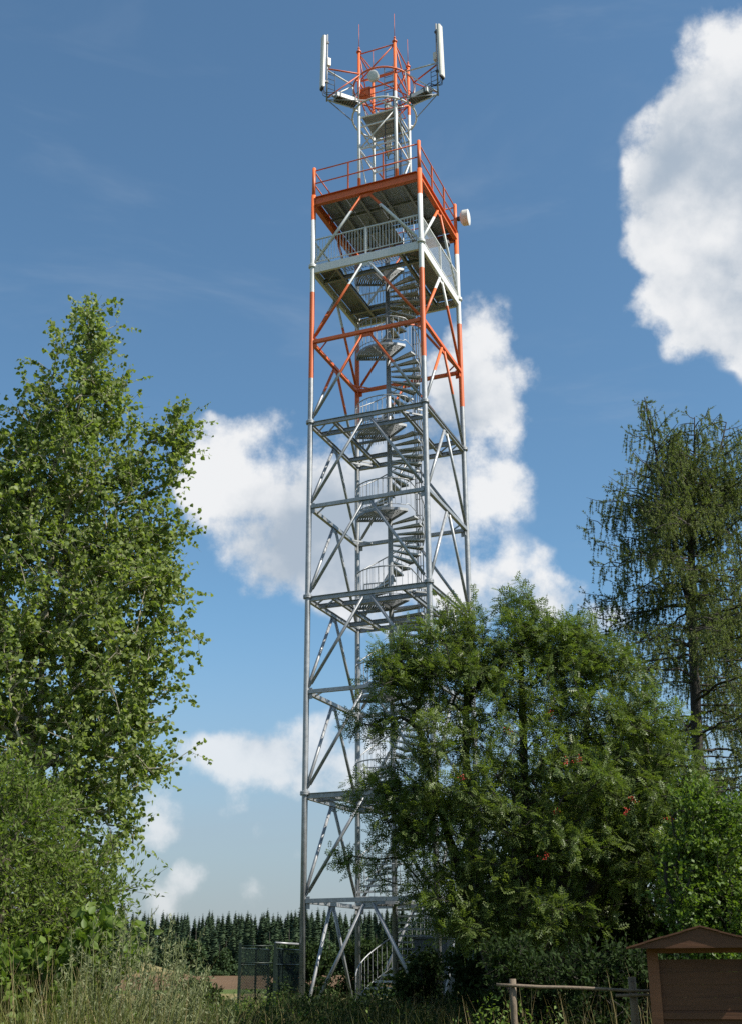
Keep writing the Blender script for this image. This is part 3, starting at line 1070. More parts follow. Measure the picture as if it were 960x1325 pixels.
# gallery at 24 m and upper deck
def build_gallery():
    z = 24.03
    # plates: left, right and back strips are sheet, the front strip is open grating
    for s in (-1, 1):
        for i in range(4):
            y0 = -1.9 + i * 0.955
            pin('floor_panel', MB().box((s * 1.57, y0 + 0.4725, z), (0.72, 0.945, 0.03)), 'floor_plate')
    for i in range(2):
        pin('floor_panel', MB().box((-0.6 + i * 1.19, 1.57, z), (1.17, 0.72, 0.03)), 'floor_plate')
    gr = MB()
    for k in range(25):
        x = -1.18 + k * 0.098
        gr.box((x, -1.57, z), (0.008, 0.72, 0.035))
    for k in range(8):
        gr.box((0, -1.9 + k * 0.094, z + 0.004), (2.36, 0.006, 0.02))
    tag(pin('grating', gr, 'galvanised'), kind='stuff')
    # railing on each side
    for fi in range(4):
        c0, c1 = np.array(CORN[fi]), np.array(CORN[(fi + 1) % 4])
        d = (c1 - c0) / (2 * A)
        P = lambda q, zz: (q[0], q[1], zz)
        e0, e1 = c0 + d * 0.09, c1 - d * 0.09
        rl = MB().bar(P(e0, 25.08), P(e1, 25.08), 0.05, 0.04)
        rl.bar(P(e0, 24.16), P(e1, 24.16), 0.03, 0.03)
        ro = pin('railing', rl, 'white_steel')
        ba = MB()
        n = 34
        for k in range(n):
            q = e0 + (e1 - e0) * ((k + 0.5) / n)
            ba.bar(P(q, 24.172), P(q, 25.06), 0.016, 0.016, (*d, 0))
        tag(pin('baluster', ba, 'white_steel', ro), kind='stuff')
        mid = (c0 + c1) / 2
        pin('post', MB().bar(P(mid, 23.95), P(mid, 25.1), 0.07, 0.05, (*d, 0)), 'white_steel', ro)
    # inner guard round the stair opening
    g = MB()
    for a, b in (((-1.1, 1.12), (1.1, 1.12)), ((-1.12, -1.1), (-1.12, 1.1))):
        g.bar((*a, 25.05), (*b, 25.05), 0.04, 0.03)
        for k in range(18):
            q = np.array(a) + (np.array(b) - np.array(a)) * (k / 17)
            g.bar((*q, 24.06), (*q, 25.04), 0.014, 0.014, (0, 1, 0))
    tag(pin('stair_guard', g, 'stair_rail'))
    # upper deck
    zd = 26.87
    xs = [-1.9, -0.95, 0.0, 0.95, 1.9]
    for i in range(4):
        for j in range(3):
            y0 = -1.9 + j * 1.267
            if i == 2 and j == 2:
                continue                       # hatch over the ladder
            pin('deck_panel', MB().box(((xs[i] + xs[i + 1]) / 2, y0 + 0.6335, zd), (0.938, 1.255, 0.025)), 'floor_plate')
    for s in (-1.27, -0.42, 0.42, 1.27):
        pin('floor_beam', MB().ibeam((s, -A + 0.09, 26.76), (s, A - 0.09, 26.76), 0.08, 0.17), 'galvanised')
    for s in (-0.66, 0.6):
        for x0, x1 in ((-A + .09, -1.32), (-1.22, -.47), (-.37, .37), (.47, 1.22), (1.32, A - .09)):
            pin('floor_beam', MB().bar((x0, s, 26.74), (x1, s, 26.74), 0.05, 0.11), 'galvanised')
    # toe plate and rails
    for fi in range(4):
        c0, c1 = np.array(CORN[fi]), np.array(CORN[(fi + 1) % 4])
        d = (c1 - c0) / (2 * A)
        P = lambda q, zz: (q[0], q[1], zz)
        e0, e1 = c0 + d * 0.07, c1 - d * 0.07
        rl = MB()
        for zz in (28.02, 27.47):
            rl.tube([P(e0, zz), P(e1, zz)], 0.024, 8)
        ro = pin('railing', rl, 'orange_steel')
        for k in (1, 2):
            q = c0 + (c1 - c0) * (k / 3)
            pin('post', MB().bar(P(q, 26.86), P(q, 28.0), 0.06, 0.045, (*d, 0)), 'orange_steel', ro)
    # ladder from the gallery to the deck hatch
    ld = MB()
    for s in (-0.21, 0.21):
        ld.tube([(0.47 + s, 1.0, 24.06), (0.47 + s, 1.0, 27.9)], 0.022, 6)
    lo = pin('ladder', ld, 'stair_rail')
    for k in range(13):
        pin('rung', MB().tube([(0.27, 1.0, 24.25 + k * 0.22), (0.67, 1.0, 24.25 + k * 0.22)], 0.012, 5), 'stair_rail', lo)
    for x, y in ((-0.55, -0.2), (-0.35, 0.35), (0.2, -0.3)):
        pin('hanger', MB().tube([(x, y, 24.0), (x, y, 26.68)], 0.02, 6), 'stair_rail')


build_gallery()


# spiral stair
def build_stair():
    pin('stair_column', MB().tube([(0, 0, -0.1), (0, 0, 8), (0, 0, 16), (0, 0, 25.1)], 0.083, 14), 'galvanised')
    off = -ROT
    RO = 1.10
    w = R(15.6)
    def wedge(mb, r0, r1, a0, a1, z0, z1, n=1):
        vs, fs = [], []
        for k in range(n + 1):
            a = a0 + (a1 - a0) * k / n
            for r in (r0, r1):
                for z in (z0, z1):
                    vs.append((r * math.cos(a), r * math.sin(a), z))
        for k in range(n):
            o = 4 * k
            fs += [(o, o + 4, o + 6, o + 2), (o + 1, o + 3, o + 7, o + 5), (o, o + 1, o + 5, o + 4), (o + 2, o + 6, o + 7, o + 3)]
        fs += [(0, 2, 3, 1), (4 * n, 4 * n + 1, 4 * n + 3, 4 * n + 2)]
        mb.add(vs, fs)
    tm = MB()
    wedge(tm, 0.08, RO, -w / 2, w / 2, -0.014, 0.0)
    for s in (-1, 1):
        a = s * w / 2
        da = -s * 0.02
        c, sn = math.cos(a + da * 0.3), math.sin(a + da * 0.3)
        tm.bar((0.10 * c, 0.10 * sn, -0.036), (RO * c, RO * sn, -0.036), 0.014, 0.042)
    c0, c1 = (RO * math.cos(-w / 2), RO * math.sin(-w / 2), -0.036), (RO * math.cos(w / 2), RO * math.sin(w / 2), -0.036)
    tm.bar(c0, c1, 0.014, 0.05)
    tread = tm.mesh('tread')
    tread.materials.append(MATS['tread_plate'])
    lm = MB()
    for q in range(13):
        wedge(lm, 0.09 + q * 0.078, 0.138 + q * 0.078, R(180) + off, R(300) + off, -0.02, 0.0, 6)
    for a in (180, 240, 300):
        c, sn = math.cos(R(a) + off), math.sin(R(a) + off)
        lm.bar((0.1 * c, 0.1 * sn, -0.06), (RO * c, RO * sn, -0.06), 0.03, 0.085)
    pts = [((RO + .02) * math.cos(R(180 + 15 * k) + off), (RO + .02) * math.sin(R(180 + 15 * k) + off), -0.05) for k in range(9)]
    for p, q in zip(pts, pts[1:]):
        lm.bar(p, q, 0.012, 0.09)
    landing = lm.mesh('landing')
    landing.materials.append(MATS['galvanised'])
    n_r = 17
    step = 240.0 / n_r
    RR = RO + 0.03
    for k in range(8):
        z0 = 3.0 * k
        hp, hm, sp = [], [], []
        for i in range(0, 61):
            f = i / 60
            a = R(180 - 240 * f) + off
            z = z0 + 3.0 * f
            c, sn = RR * math.cos(a), RR * math.sin(a)
            hp.append((c, sn, z + 1.0))
            hm.append((c, sn, z + 0.16))
        for i in range(1, 25):
            a = R(-60 - 120 * i / 24) + off
            hp.append((RR * math.cos(a), RR * math.sin(a), z0 + 4.0))
            hm.append((RR * math.cos(a), RR * math.sin(a), z0 + 3.1))
        if k == 7:
            hp, hm = hp[:58], hm[:58]
        fl = MB().tube(hp, 0.02, 6)
        fl.tube(hm, 0.012, 5)
        flight = pin('stair_flight', fl, 'stair_rail')
        ba = MB()
        n = 44 if k < 7 else 30
        for i in range(n):
            q = i / (n - 1) * (len(hp) - 1)
            j = min(int(q), len(hp) - 2)
            t = q - j
            a = np.array(hp[j]) * (1 - t) + np.array(hp[j + 1]) * t
            b = np.array(hm[j]) * (1 - t) + np.array(hm[j + 1]) * t
            ba.tube([b, a], 0.0085, 4, False)
        tag(pin('baluster', ba, 'stair_rail', flight), kind='stuff')
        for i in range(n_r - 1):
            a = R(180 - (i + 0.5) * step) + off
            o = link('tread', tread, None, flight, (0, 0, z0 + 3.0 / n_r * (i + 1)))
            o.rotation_euler = (0, 0, a)
        link('landing', landing, None, flight, (0, 0, z0 + 3.0))
    # straight guards where the landings meet the main levels
    for z in (6, 12, 18):
        g = MB()
        p, q = np.array((-1.16, 0.55)), np.array((0.15, 1.1))
        q = np.array((-0.1, 0.62))
        g.bar((*p, z + 1.05), (*q, z + 1.05), 0.045, 0.03)
        g.bar((*p, z + 0.02), (*p, z + 1.07), 0.045, 0.045, (1, 0, 0))
        for i in range(1, 12):
            t = p + (q - p) * i / 12
            g.bar((*t, z + 0.05), (*t, z + 1.04), 0.012, 0.012, (0, 1, 0))
        pin('landing_guard', g, 'stair_rail')
    # cable tray up the inside of the tower
    tray = MB()
    tx, ty = 0.55, 1.30
    for s in (-0.11, 0.11):
        tray.bar((tx + s, ty, 0.2), (tx + s, ty, 26.7), 0.015, 0.035, (1, 0, 0))
    to = pin('cable_tray', tray, 'galvanised')
    ru = MB()
    for k in range(44):
        ru.bar((tx - .11, ty, 0.5 + k * 0.6), (tx + .11, ty, 0.5 + k * 0.6), 0.03, 0.02)
    tag(pin('tray_rung', ru, 'galvanised', to), kind='stuff')
    for s in (-0.05, 0.03):
        pin('cable', MB().tube([(tx + s, ty - 0.03, 0.2), (tx + s, ty - 0.03, 13), (tx + s, ty - 0.03, 26.7)], 0.014, 6), 'black_cable', to)


build_stair()


# mast on the upper deck
MC = (-0.006, -0.086)
MH = 0.7245


def build_mast():
    cs = [(MC[0] + sx * MH, MC[1] + sy * MH) for sx, sy in ((1, -1), (1, 1), (-1, 1), (-1, -1))]
    for i, (x, y) in enumerate(cs):
        m = MB().tube([(x, y, 26.88), (x, y, 30), (x, y, 34.0)], 0.062, 12)
        m.lathe([(0.1, 0.0), (0.1, 0.035)], (x, y, 34.0), n=12)
        m.lathe([(0.11, 0.0), (0.11, 0.03)], (x, y, 26.885), n=12)
        lo = pin('mast_leg', m)
        rod = MB().lathe([(0.04, 0), (0.055, 0.05), (0.03, 0.12), (0.05, 0.16), (0.012, 0.24)], (x, y, 34.035), n=10)
        rod.tube([(x, y, 34.2), (x, y, 35.38)], [0.012, 0.007], 6)
        pin('lightning_rod', rod, 'orange_steel', lo)
    for i in range(4):
        c0, c1 = np.array(cs[i]), np.array(cs[(i + 1) % 4])
        d = (c1 - c0) / np.linalg.norm(c1 - c0)
        e0, e1 = c0 + d * 0.06, c1 - d * 0.06
        P = lambda q, zz: (q[0], q[1], zz)
        for z in (29.45, 30.45, 30.88, 32.15, 32.6):
            pin('mast_strut', MB().bar(P(e0, z), P(e1, z), 0.04, 0.05))
        pin('mast_strut', MB().tube([P(e0, 33.9), P(e1, 33.9)], 0.025, 8))
        for za, zb, fl in ((27.1, 29.4, 0), (29.5, 30.8, 1), (30.95, 32.1, 0), (32.65, 33.85, 1)):
            a, b = (e0, e1) if (fl + i) % 2 == 0 else (e1, e0)
            pin('mast_brace', MB().tube([P(a, za), P(b, zb)], 0.027, 8))
            if za > 32:
                pin('mast_brace', MB().tube([P((e0 + e1) / 2, za), P(a, zb - 0.02)], 0.022, 8))
    # grating inside the mast
    for j in range(3):
        pin('mast_platform', MB().box((MC[0] - 0.42 + 0.42 * j, MC[1], 30.94), (0.41, 1.3, 0.03)), 'floor_plate')
    # rings
    def ring(z, r, mat, name='mast_ring'):
        pts = [(MC[0] + r * math.cos(2 * math.pi * k / 40), MC[1] + r * math.sin(2 * math.pi * k / 40), z) for k in range(40)]
        o = pin(name, MB().tube(pts, 0.035, 8, closed=True), mat)
        for (x, y) in cs:
            u = np.array((x - MC[0], y - MC[1]))
            u /= np.linalg.norm(u)
            pin('ring_bracket', MB().bar((x + u[0] * .04, y + u[1] * .04, z), (MC[0] + u[0] * (r - .02), MC[1] + u[1] * (r - .02), z), 0.05, 0.05), mat, o)
    ring(31.2, 1.2, 'white_steel')
    ring(32.62, 1.16, 'orange_steel')
    # inner guard rails of the mast platform
    for z in (31.5, 31.95):
        pin('mast_rail', MB().tube([(MC[0] + sx * .62, MC[1] + sy * .62, z) for sx, sy in ((1, -1), (1, 1), (-1, 1), (-1, -1))], 0.02, 6, closed=True), 'orange_steel')
    # ladder and cables
    lx, ly = MC[0] + 0.30, MC[1] - 0.28
    ld = MB()
    for s in (-0.17, 0.17):
        ld.tube([(lx + s, ly, 26.9), (lx + s, ly, 33.4)], 0.018, 6)
    lo = pin('ladder', ld, 'dark_shell')
    for k in range(26):
        pin('rung', MB().tube([(lx - .165, ly, 27.1 + k * .24), (lx + .165, ly, 27.1 + k * .24)], 0.01, 5), 'dark_shell', lo)
    for k in range(3):
        x = MC[0] + 0.50 + 0.06 * k
        pin('cable', MB().tube([(x, MC[1] + 0.1, 26.9), (x, MC[1] + 0.1, 29), (x, MC[1] + 0.1, 31.9)], 0.016, 6), 'black_cable')


build_mast()


# ---- aerials hung on the mast: things of their own, built round the site axes
def tloc(x, y, z):
    c, s = math.cos(ROT), math.sin(ROT)
    return np.array((TX + x * c - y * s, TY + x * s + y * c, BASE_Z + z))


MW = tloc(*MC, 0.0)


def panel_antenna(az, r, label, zb):
    """az: outward direction in degrees from +X; zb: foot of the panel above the tower foot"""
    u = np.array((math.cos(R(az)), math.sin(R(az)), 0.0))
    v = np.array((-u[1], u[0], 0.0))
    root = empty('panel_antenna', (MW[0], MW[1], MW[2] + 31.2))
    tag(root, label, 'antenna', 'panel antennas on the mast outriggers')
    Q = lambda a, b, z: u * a + v * b + np.array((0, 0, z - 31.2))
    MB().tube([Q(r, 0, 31.18), Q(r, 0, zb + 2.6)], 0.032, 10).build('pole', 'galvanised', root)
    # outrigger: two arms at the upper ring, one at the lower, struts and stays
    for b in (-0.34, 0.34):
        mat = 'white_steel' if b < 0 else 'orange_steel'
        MB().tube([Q(1.12, b, 32.62), Q(r - 0.03, b * 0.12, 32.66)], 0.03, 8).build('arm', mat, root)
        MB().tube([Q(1.14, b, 32.58), Q(r - 0.03, b * 0.1, 31.36)], 0.024, 8).build('strut', mat, root)
        MB().tube([Q(1.15, b, 32.6), Q(1.17, b * 0.6, 31.3)], 0.024, 8).build('strut', 'white_steel', root)
        MB().tube([Q(1.02, b * 1.85, 31.2), Q(r - 0.03, 0.02 * b, 31.25)], 0.018, 8).build('stay', 'galvanised', root)
    MB().tube([Q(1.2, 0, 31.24), Q(r - 0.03, 0, 31.24)], 0.026, 8).build('arm', 'white_steel', root)
    # the panel
    w, dpt, L = 0.135, 0.06, 2.42
    pb = MB()
    prof = [(-w, -dpt), (-w, dpt * .3), (-w * .72, dpt), (w * .72, dpt), (w, dpt * .3), (w, -dpt)]
    pb.prof(Q(r + 0.20, 0, zb), Q(r + 0.16, 0, zb + L), prof, tuple(u))
    pn = pb.build('panel', 'antenna_shell', root)
    MB().prof(Q(r + 0.201, 0, zb - 0.05), Q(r + 0.2, 0, zb - 0.005), [(a * .92, b * .85) for a, b in prof], tuple(u)).build('end_cap', 'dark_shell', pn)
    for z in (zb + 0.35, zb + 2.2):
        MB().bar(Q(r, 0, z), Q(r + 0.13, 0, z), 0.06, 0.07).build('bracket', 'galvanised', root)
        MB().box(Q(r, 0, z), (0.10, 0.10, 0.09), R(az)).build('clamp', 'dark_shell', root)
    # amplifier on the pole and the jumper cables
    MB().box(Q(r - 0.06, 0.0, 33.0), (0.12, 0.16, 0.34), R(az)).build('amplifier', 'antenna_shell', root)
    for k, b in enumerate((-0.05, 0.03, 0.08)):
        pts = [Q(r + 0.18, b, zb - 0.05), Q(r + 0.12, b * 1.3, zb - 0.26), Q(r - 0.08, b * 1.5, zb - 0.3 + .05 * k), Q(r - 0.3, b * 1.5, zb - 0.1), Q(1.4, b * 2, 31.6), Q(1.15, b * 2, 31.9)]
        MB().tube(pts, 0.015, 5).build('jumper_cable', 'black_cable', root)
    # step irons between arm and foot of the pole
    for z in (31.75, 31.98, 32.2, 32.42):
        MB().tube([Q(r - 0.02, 0.05, z), Q(r - 0.30, 0.05, z)], 0.012, 5).build('step', 'dark_shell', root)
    MB().tube([Q(r - 0.30, 0.05, 31.7), Q(r - 0.30, 0.05, 32.6)], 0.012, 5).build('step_rail', 'dark_shell', root)


def radio_unit(az, r, side, label, mat='radio_shell'):
    u = np.array((math.cos(R(az)), math.sin(R(az)), 0.0))
    v = np.array((-u[1], u[0], 0.0)) * side
    o = np.array((MW[0], MW[1], MW[2])) + u * 1.62 + v * 0.10 + np.array((0, 0, 31.42))
    root = empty('radio_unit', o)
    tag(root, label, 'radio unit', 'radio units under the outriggers')
    Q = lambda a, b, z: u * a + v * b + np.array((0, 0, z))
    b = MB().prof(Q(-0.42, 0, 0), Q(0.42, 0, 0.02), [(-0.2, -0.10), (0.2, -0.10), (0.2, 0.06), (0.16, 0.10), (-0.16, 0.10), (-0.2, 0.06)])
    b.build('housing', mat, root)
    fins = MB()
    for k in range(9):
        fins.bar(Q(-0.38 + k * 0.095, -0.19, -0.108), Q(-0.38 + k * 0.095, 0.19, -0.108), 0.06, 0.02)
    fins.build('heat_sink', 'dark_shell', root)
    for s in (-0.3, 0.3):
        MB().bar(Q(s, -0.215, 0), Q(s, 0.215, 0), 0.05, 0.24).build('strap', 'dark_shell', root)
    for s in (-1, 1):
        MB().lathe([(0.05, 0), (0.05, 0.10), (0.03, 0.14)], Q(s * 0.42, 0, 0), u * s, 10).build('connector', 'galvanised', root)


panel_antenna(205, 2.35, 'slim off-white panel antenna on the outrigger away from the round dish', 31.72)
panel_antenna(-33, 2.33, 'off-white panel antenna on the outrigger above the dark bottomed radio unit', 31.95)
panel_antenna(86, 2.35, 'off-white panel antenna behind the mast ladder', 31.8)
radio_unit(205, 2.35, 1, 'white radio unit with black straps slung under an outrigger')
radio_unit(-33, 2.33, -1, 'radio unit showing its dark ribbed underside below an outrigger')


def dish(name, label, c, axis, rad, depth, mount, shell='antenna_shell'):
    root = empty(name, c)
    tag(root, label, 'dish antenna')
    ax = np.array(axis, float)
    ax /= np.linalg.norm(ax)
    MB().lathe([(rad * .6, -depth * .55), (rad * .9, -depth * .35), (rad, -depth * .2), (rad, depth * .45)], (0, 0, 0), ax, 28).build('shroud', shell, root)
    MB().lathe([(rad * 1.015, depth * .44), (rad * 1.015, depth * .5), (rad * .8, depth * .56), (rad * .3, depth * .6)], (0, 0, 0), ax, 28).build('radome', 'radio_shell', root)
    mount = np.array(mount, float) - np.array(c, float)
    back = -ax * depth * .55
    MB().lathe([(0.09, 0), (0.09, 0.12), (0.06, 0.16)], back + ax * 0.01, -ax, 12).build('feed_box', 'dark_shell', root)
    MB().tube([back - ax * 0.1, mount], 0.03, 8).build('mount', 'galvanised', root)
    return root


p = tloc(A + 0.0, A + 0.0, 27.55)
dish('dish_antenna', 'white drum dish antenna on the corner post of the upper deck', p + np.array((0.36, -0.02, -0.02)), (0.93, -0.28, -0.02), 0.30, 0.30, p + np.array((0.06, 0, 0)))
q = tloc(MC[0] - 0.25, MC[1] - MH - 0.05, 32.55)
dish('dish_antenna', 'small white round dish on the front of the orange mast', q + np.array((0.12, -0.34, -0.22)), (-0.25, -0.9, -0.2), 0.21, 0.24, tloc(MC[0] - 0.28, MC[1] - MH + 0.02, 32.6))
q = tloc(MC[0] - 0.50, MC[1] - MH + 0.12, 32.05)
rb = empty('junction_box', q)
tag(rb, 'orange painted junction box behind the small dish on the mast', 'junction box')
MB().box((0, 0, 0), (0.42, 0.2, 0.42), ROT).build('box', 'orange_steel', rb)
MB().box((-0.04, -0.105, 0.0), (0.34, 0.02, 0.34), ROT).build('lid', 'orange_steel', rb)
q = tloc(A - 0.35, A - 0.45, 26.25)
fl = empty('floodlight', q)
tag(fl, 'dark drum floodlight hanging under the upper deck', 'floodlight')
MB().lathe([(0.08, 0.18), (0.2, 0.12), (0.24, -0.12), (0.22, -0.14)], (0, 0, 0), (0.0, 0.0, 1.0), 20).build('drum', 'dark_shell', fl)
MB().tube([(0, 0, 0.15), (0, 0, 0.5)], 0.025, 6).build('bracket', 'galvanised', fl)


# ------------------------------------------------------------------ compound at the tower foot
def build_compound():
    c = tloc(0.92, 0.75, 0)
    z0 = float(gz(c[0], c[1]))
    cab = empty('equipment_cabinet', (c[0], c[1], z0), ROT)
    tag(cab, 'grey blue steel equipment cabinet standing inside the tower foot', 'cabinet')
    MB().box((0, 0, 0.06), (1.06, 0.66, 0.12)).build('plinth', 'concrete', cab)
    MB().box((0, 0, 1.12), (1.0, 0.6, 2.0)).build('body', 'cabinet_paint', cab)
    for s in (-1, 1):
        d = MB().box((s * 0.247, -0.31, 1.12), (0.48, 0.025, 1.9)).build('door', 'cabinet_paint', cab)
        MB().box((s * 0.05, -0.335, 1.15), (0.025, 0.03, 0.16)).build('handle', 'dark_shell', d)
    MB().box((0, -0.02, 2.145), (1.1, 0.72, 0.05)).build('roof', 'cabinet_paint', cab)
    # dark green mesh fence
    posts = [(-3.62, 33.6), (-2.70, 34.4), (-2.72, 38.9), (-3.66, 36.4)]
    fence = empty('mesh_fence', (-3.1, 34.6, float(gz(-3.1, 34.6))))
    tag(fence, 'dark green wire mesh fence panels beside the tower leg', 'fence')
    o = np.array(fence.location)
    zt = 2.27
    PP = [(-3.62, 34.2), (-3.32, 35.7), (-3.06, 36.9), (-2.69, 34.45), (-2.62, 36.4), (-2.15, 38.6)]
    for i, (x, y) in enumerate(PP):
        g = float(gz(x, y))
        t = 2.34 if i in (0, 3) else 2.22
        MB().bar(np.array((x, y, g - 0.3)) - o, np.array((x, y, t)) - o, 0.075 if i in (0, 3) else 0.055, None, (0, 1, 0)).build('post', 'green_fence_paint', fence)
    def panel(a, b, top, bot=0.5):
        a, b = np.array(a), np.array(b)
        L = np.linalg.norm(b - a)
        d = (b - a) / L
        P3 = lambda s, z: np.array((*(a + d * s), z)) - o
        for z in (top, (top + bot) * .66, bot):
            MB().tube([P3(0.04, z), P3(L - 0.04, z)], 0.022, 6).build('rail', 'green_fence_paint', fence)
        mb = MB()
        H = top - bot
        k = -H
        while k < L:                             # woven diagonals
            for fl in (0, 1):
                s0, s1 = max(k, 0.03), min(k + H, L - 0.03)
                if s1 > s0:
                    z0, z1 = bot + (s0 - k), bot + (s1 - k)
                    if fl:
                        z0, z1 = top - (s0 - k), top - (s1 - k)
                    mb.bar(P3(s0, z0), P3(s1, z1), 0.006, 0.006)
            k += 0.075
        tag(mb.build('wire_mesh', 'green_fence_paint', fence), kind='stuff')
    panel(PP[0], PP[3], 2.26)
    panel(PP[0], PP[1], 2.2)
    panel(PP[1], PP[2], 2.2)
    panel(PP[3], PP[4], 2.2)
    panel(PP[4], PP[5], 2.2)
    l = tloc(-A, -A, 0)
    MB().tube([np.array((-2.69, 34.45, 2.34)) - o, np.array((l[0] - 0.08, l[1], 2.31)) - o], 0.03, 8).build('tie_bar', 'stair_rail', fence)


build_compound()


# ------------------------------------------------------------------ trees
def b3(x, y):
    return (x, y, float(gz(x, y)))


def build_poplar():
    bx, by = -4.55, 17.0
    base = b3(bx, by)
    trunk = [(bx, by, base[2] - 0.2), (-4.6, 17, 1.5), (-4.7, 17, 3), (-4.8, 17.05, 4.5), (-4.88, 17, 6), (-4.9, 17, 7.4), (-4.82, 17, 8.6),
             (-4.72, 17, 9.8), (-4.62, 17, 10.8), (-4.56, 17, 11.7)]
    stem2 = [(-4.8, 17.05, 4.5), (-5.3, 17.3, 5.6), (-5.75, 17.4, 7.0), (-6.0, 17.4, 8.4), (-6.1, 17.3, 9.6)]
    lobes = [(-4.55, 17, 11.35, .42, .5, .65, 1.3), (-4.65, 17, 10.4, .85, .9, .9), (-4.75, 17, 9.3, 1.25, 1.2, 1.1), (-4.7, 16.9, 8.1, 1.5, 1.5, 1.2),
             (-4.65, 16.9, 6.9, 1.65, 1.6, 1.2), (-4.6, 16.9, 5.6, 1.65, 1.6, 1.2), (-4.5, 16.9, 4.4, 1.45, 1.5, 1.0), (-4.3, 16.9, 3.4, 1.1, 1.2, .8), (-3.75, 16.8, 5.6, .9, .9, .8), (-3.8, 16.8, 4.5, .9, .9, .7), (-3.75, 16.8, 7.0, .9, .9, .9),
             (-3.45, 16.9, 9.1, .5, .5, .75, 1.2), (-3.15, 16.9, 9.5, .26, .3, .45, 1.2), (-3.3, 16.9, 8.0, .45, .5, .5), (-3.15, 16.9, 6.9, .35, .4, .5), (-3.0, 16.8, 6.1, .4, .4, .35),
             (-3.15, 16.9, 5.2, .4, .5, .4), (-3.2, 16.8, 4.4, .45, .5, .3), (-5.9, 17.2, 9.3, .9, 1, 1.1), (-6.2, 17.2, 7.8, 1.2, 1.2, 1.2), (-6.2, 17.2, 5.8, 1.2, 1.3, 1.3)]
    tree('poplar_tree', 'tall poplar tree with fluttering round leaves standing beside the willow shrub', 'tree', base, [trunk, stem2], lobes, 1350,
         t_round(0.95), 'poplar_leaf', 'bark_poplar', 11, rtip=0.0055, twigs=5, tlen=(0.2, 0.55), per=10, lsize=(0.042, 0.086), tdir_up=0.35,
         flat=0.25, leaf_out=0.3, hang=0.35, up=0.35, shell=0.4,
         extra=[(-2.95, 16.9, 9.9), (-3.0, 16.9, 9.6), (-2.95, 16.9, 9.2), (-2.55, 16.8, 6.2), (-2.75, 16.9, 7.9), (-2.6, 16.8, 4.55), (-4.4, 17, 11.9)])


def build_willow():
    base = b3(-2.75, 9.1)
    stems = [arc(base, (-2.2, 9.0, 2.0), 7, (-.1, 0, .1)), arc(base, (-3.0, 9.2, 3.0), 8), arc(base, (-3.6, 9.4, 2.6), 7), arc(base, (-2.6, 8.7, 2.4), 7), arc(base, (-2.0, 9.0, 1.3), 6, (0, 0, .2))]
    lobes = [(-3.05, 9.2, 2.45, .75, .8, .85), (-2.62, 9.0, 2.2, .55, .7, .75), (-2.35, 9.0, 1.6, .5, .7, .6), (-2.15, 9.0, 2.0, .28, .4, .38), (-3.6, 9.3, 1.9, .8, .9, 1.2),
             (-2.9, 8.8, 1.3, .8, .7, .9), (-2.2, 8.9, 1.0, .4, .6, .6), (-1.98, 9.0, 2.15, .14, .2, .16), (-3.9, 9.6, 2.6, .8, .8, .8)]
    tree('willow_shrub', 'dense light green willow shrub with narrow leaves below the poplar', 'shrub', base, stems, lobes, 1400,
         t_kite(0.36), 'willow_leaf', 'bark_willow', 21, rtip=0.0032, twigs=6, tlen=(0.12, 0.34), per=11, lsize=(0.034, 0.058), tdir_up=0.45,
         flat=0.4, leaf_out=0.55, up=0.4, seg=0.18, shell=0.25,
         extra=[(-1.72, 9, 2.22), (-1.8, 9, 2.2), (-1.95, 9, 2.62), (-1.92, 9, 2.5)])
    # broad-leaved sallow leaning out of the willow
    base = b3(-2.0, 8.4)
    stems = [arc(base, (-1.85, 8.4, 1.7), 7, (.1, 0, 0)), arc(base, (-2.2, 8.4, 1.6), 6)]
    lobes = [(-1.82, 8.4, 1.75, .22, .25, .28), (-2.05, 8.4, 1.5, .3, .3, .35), (-1.95, 8.4, 1.1, .3, .3, .3), (-2.3, 8.3, 1.4, .3, .3, .4)]
    tree('sallow_shrub', 'broad-leaved sallow leaning out between the willow and the mugwort', 'shrub', base, stems, lobes, 120, t_round(0.55), 'herb_leaf', 'bark_willow', 22,
         rtip=0.003, twigs=4, tlen=(0.1, 0.25), per=6, lsize=(0.06, 0.10), tdir_up=0.3, flat=0.5, leaf_out=0.6, up=0.4, seg=0.15, shell=0.3)


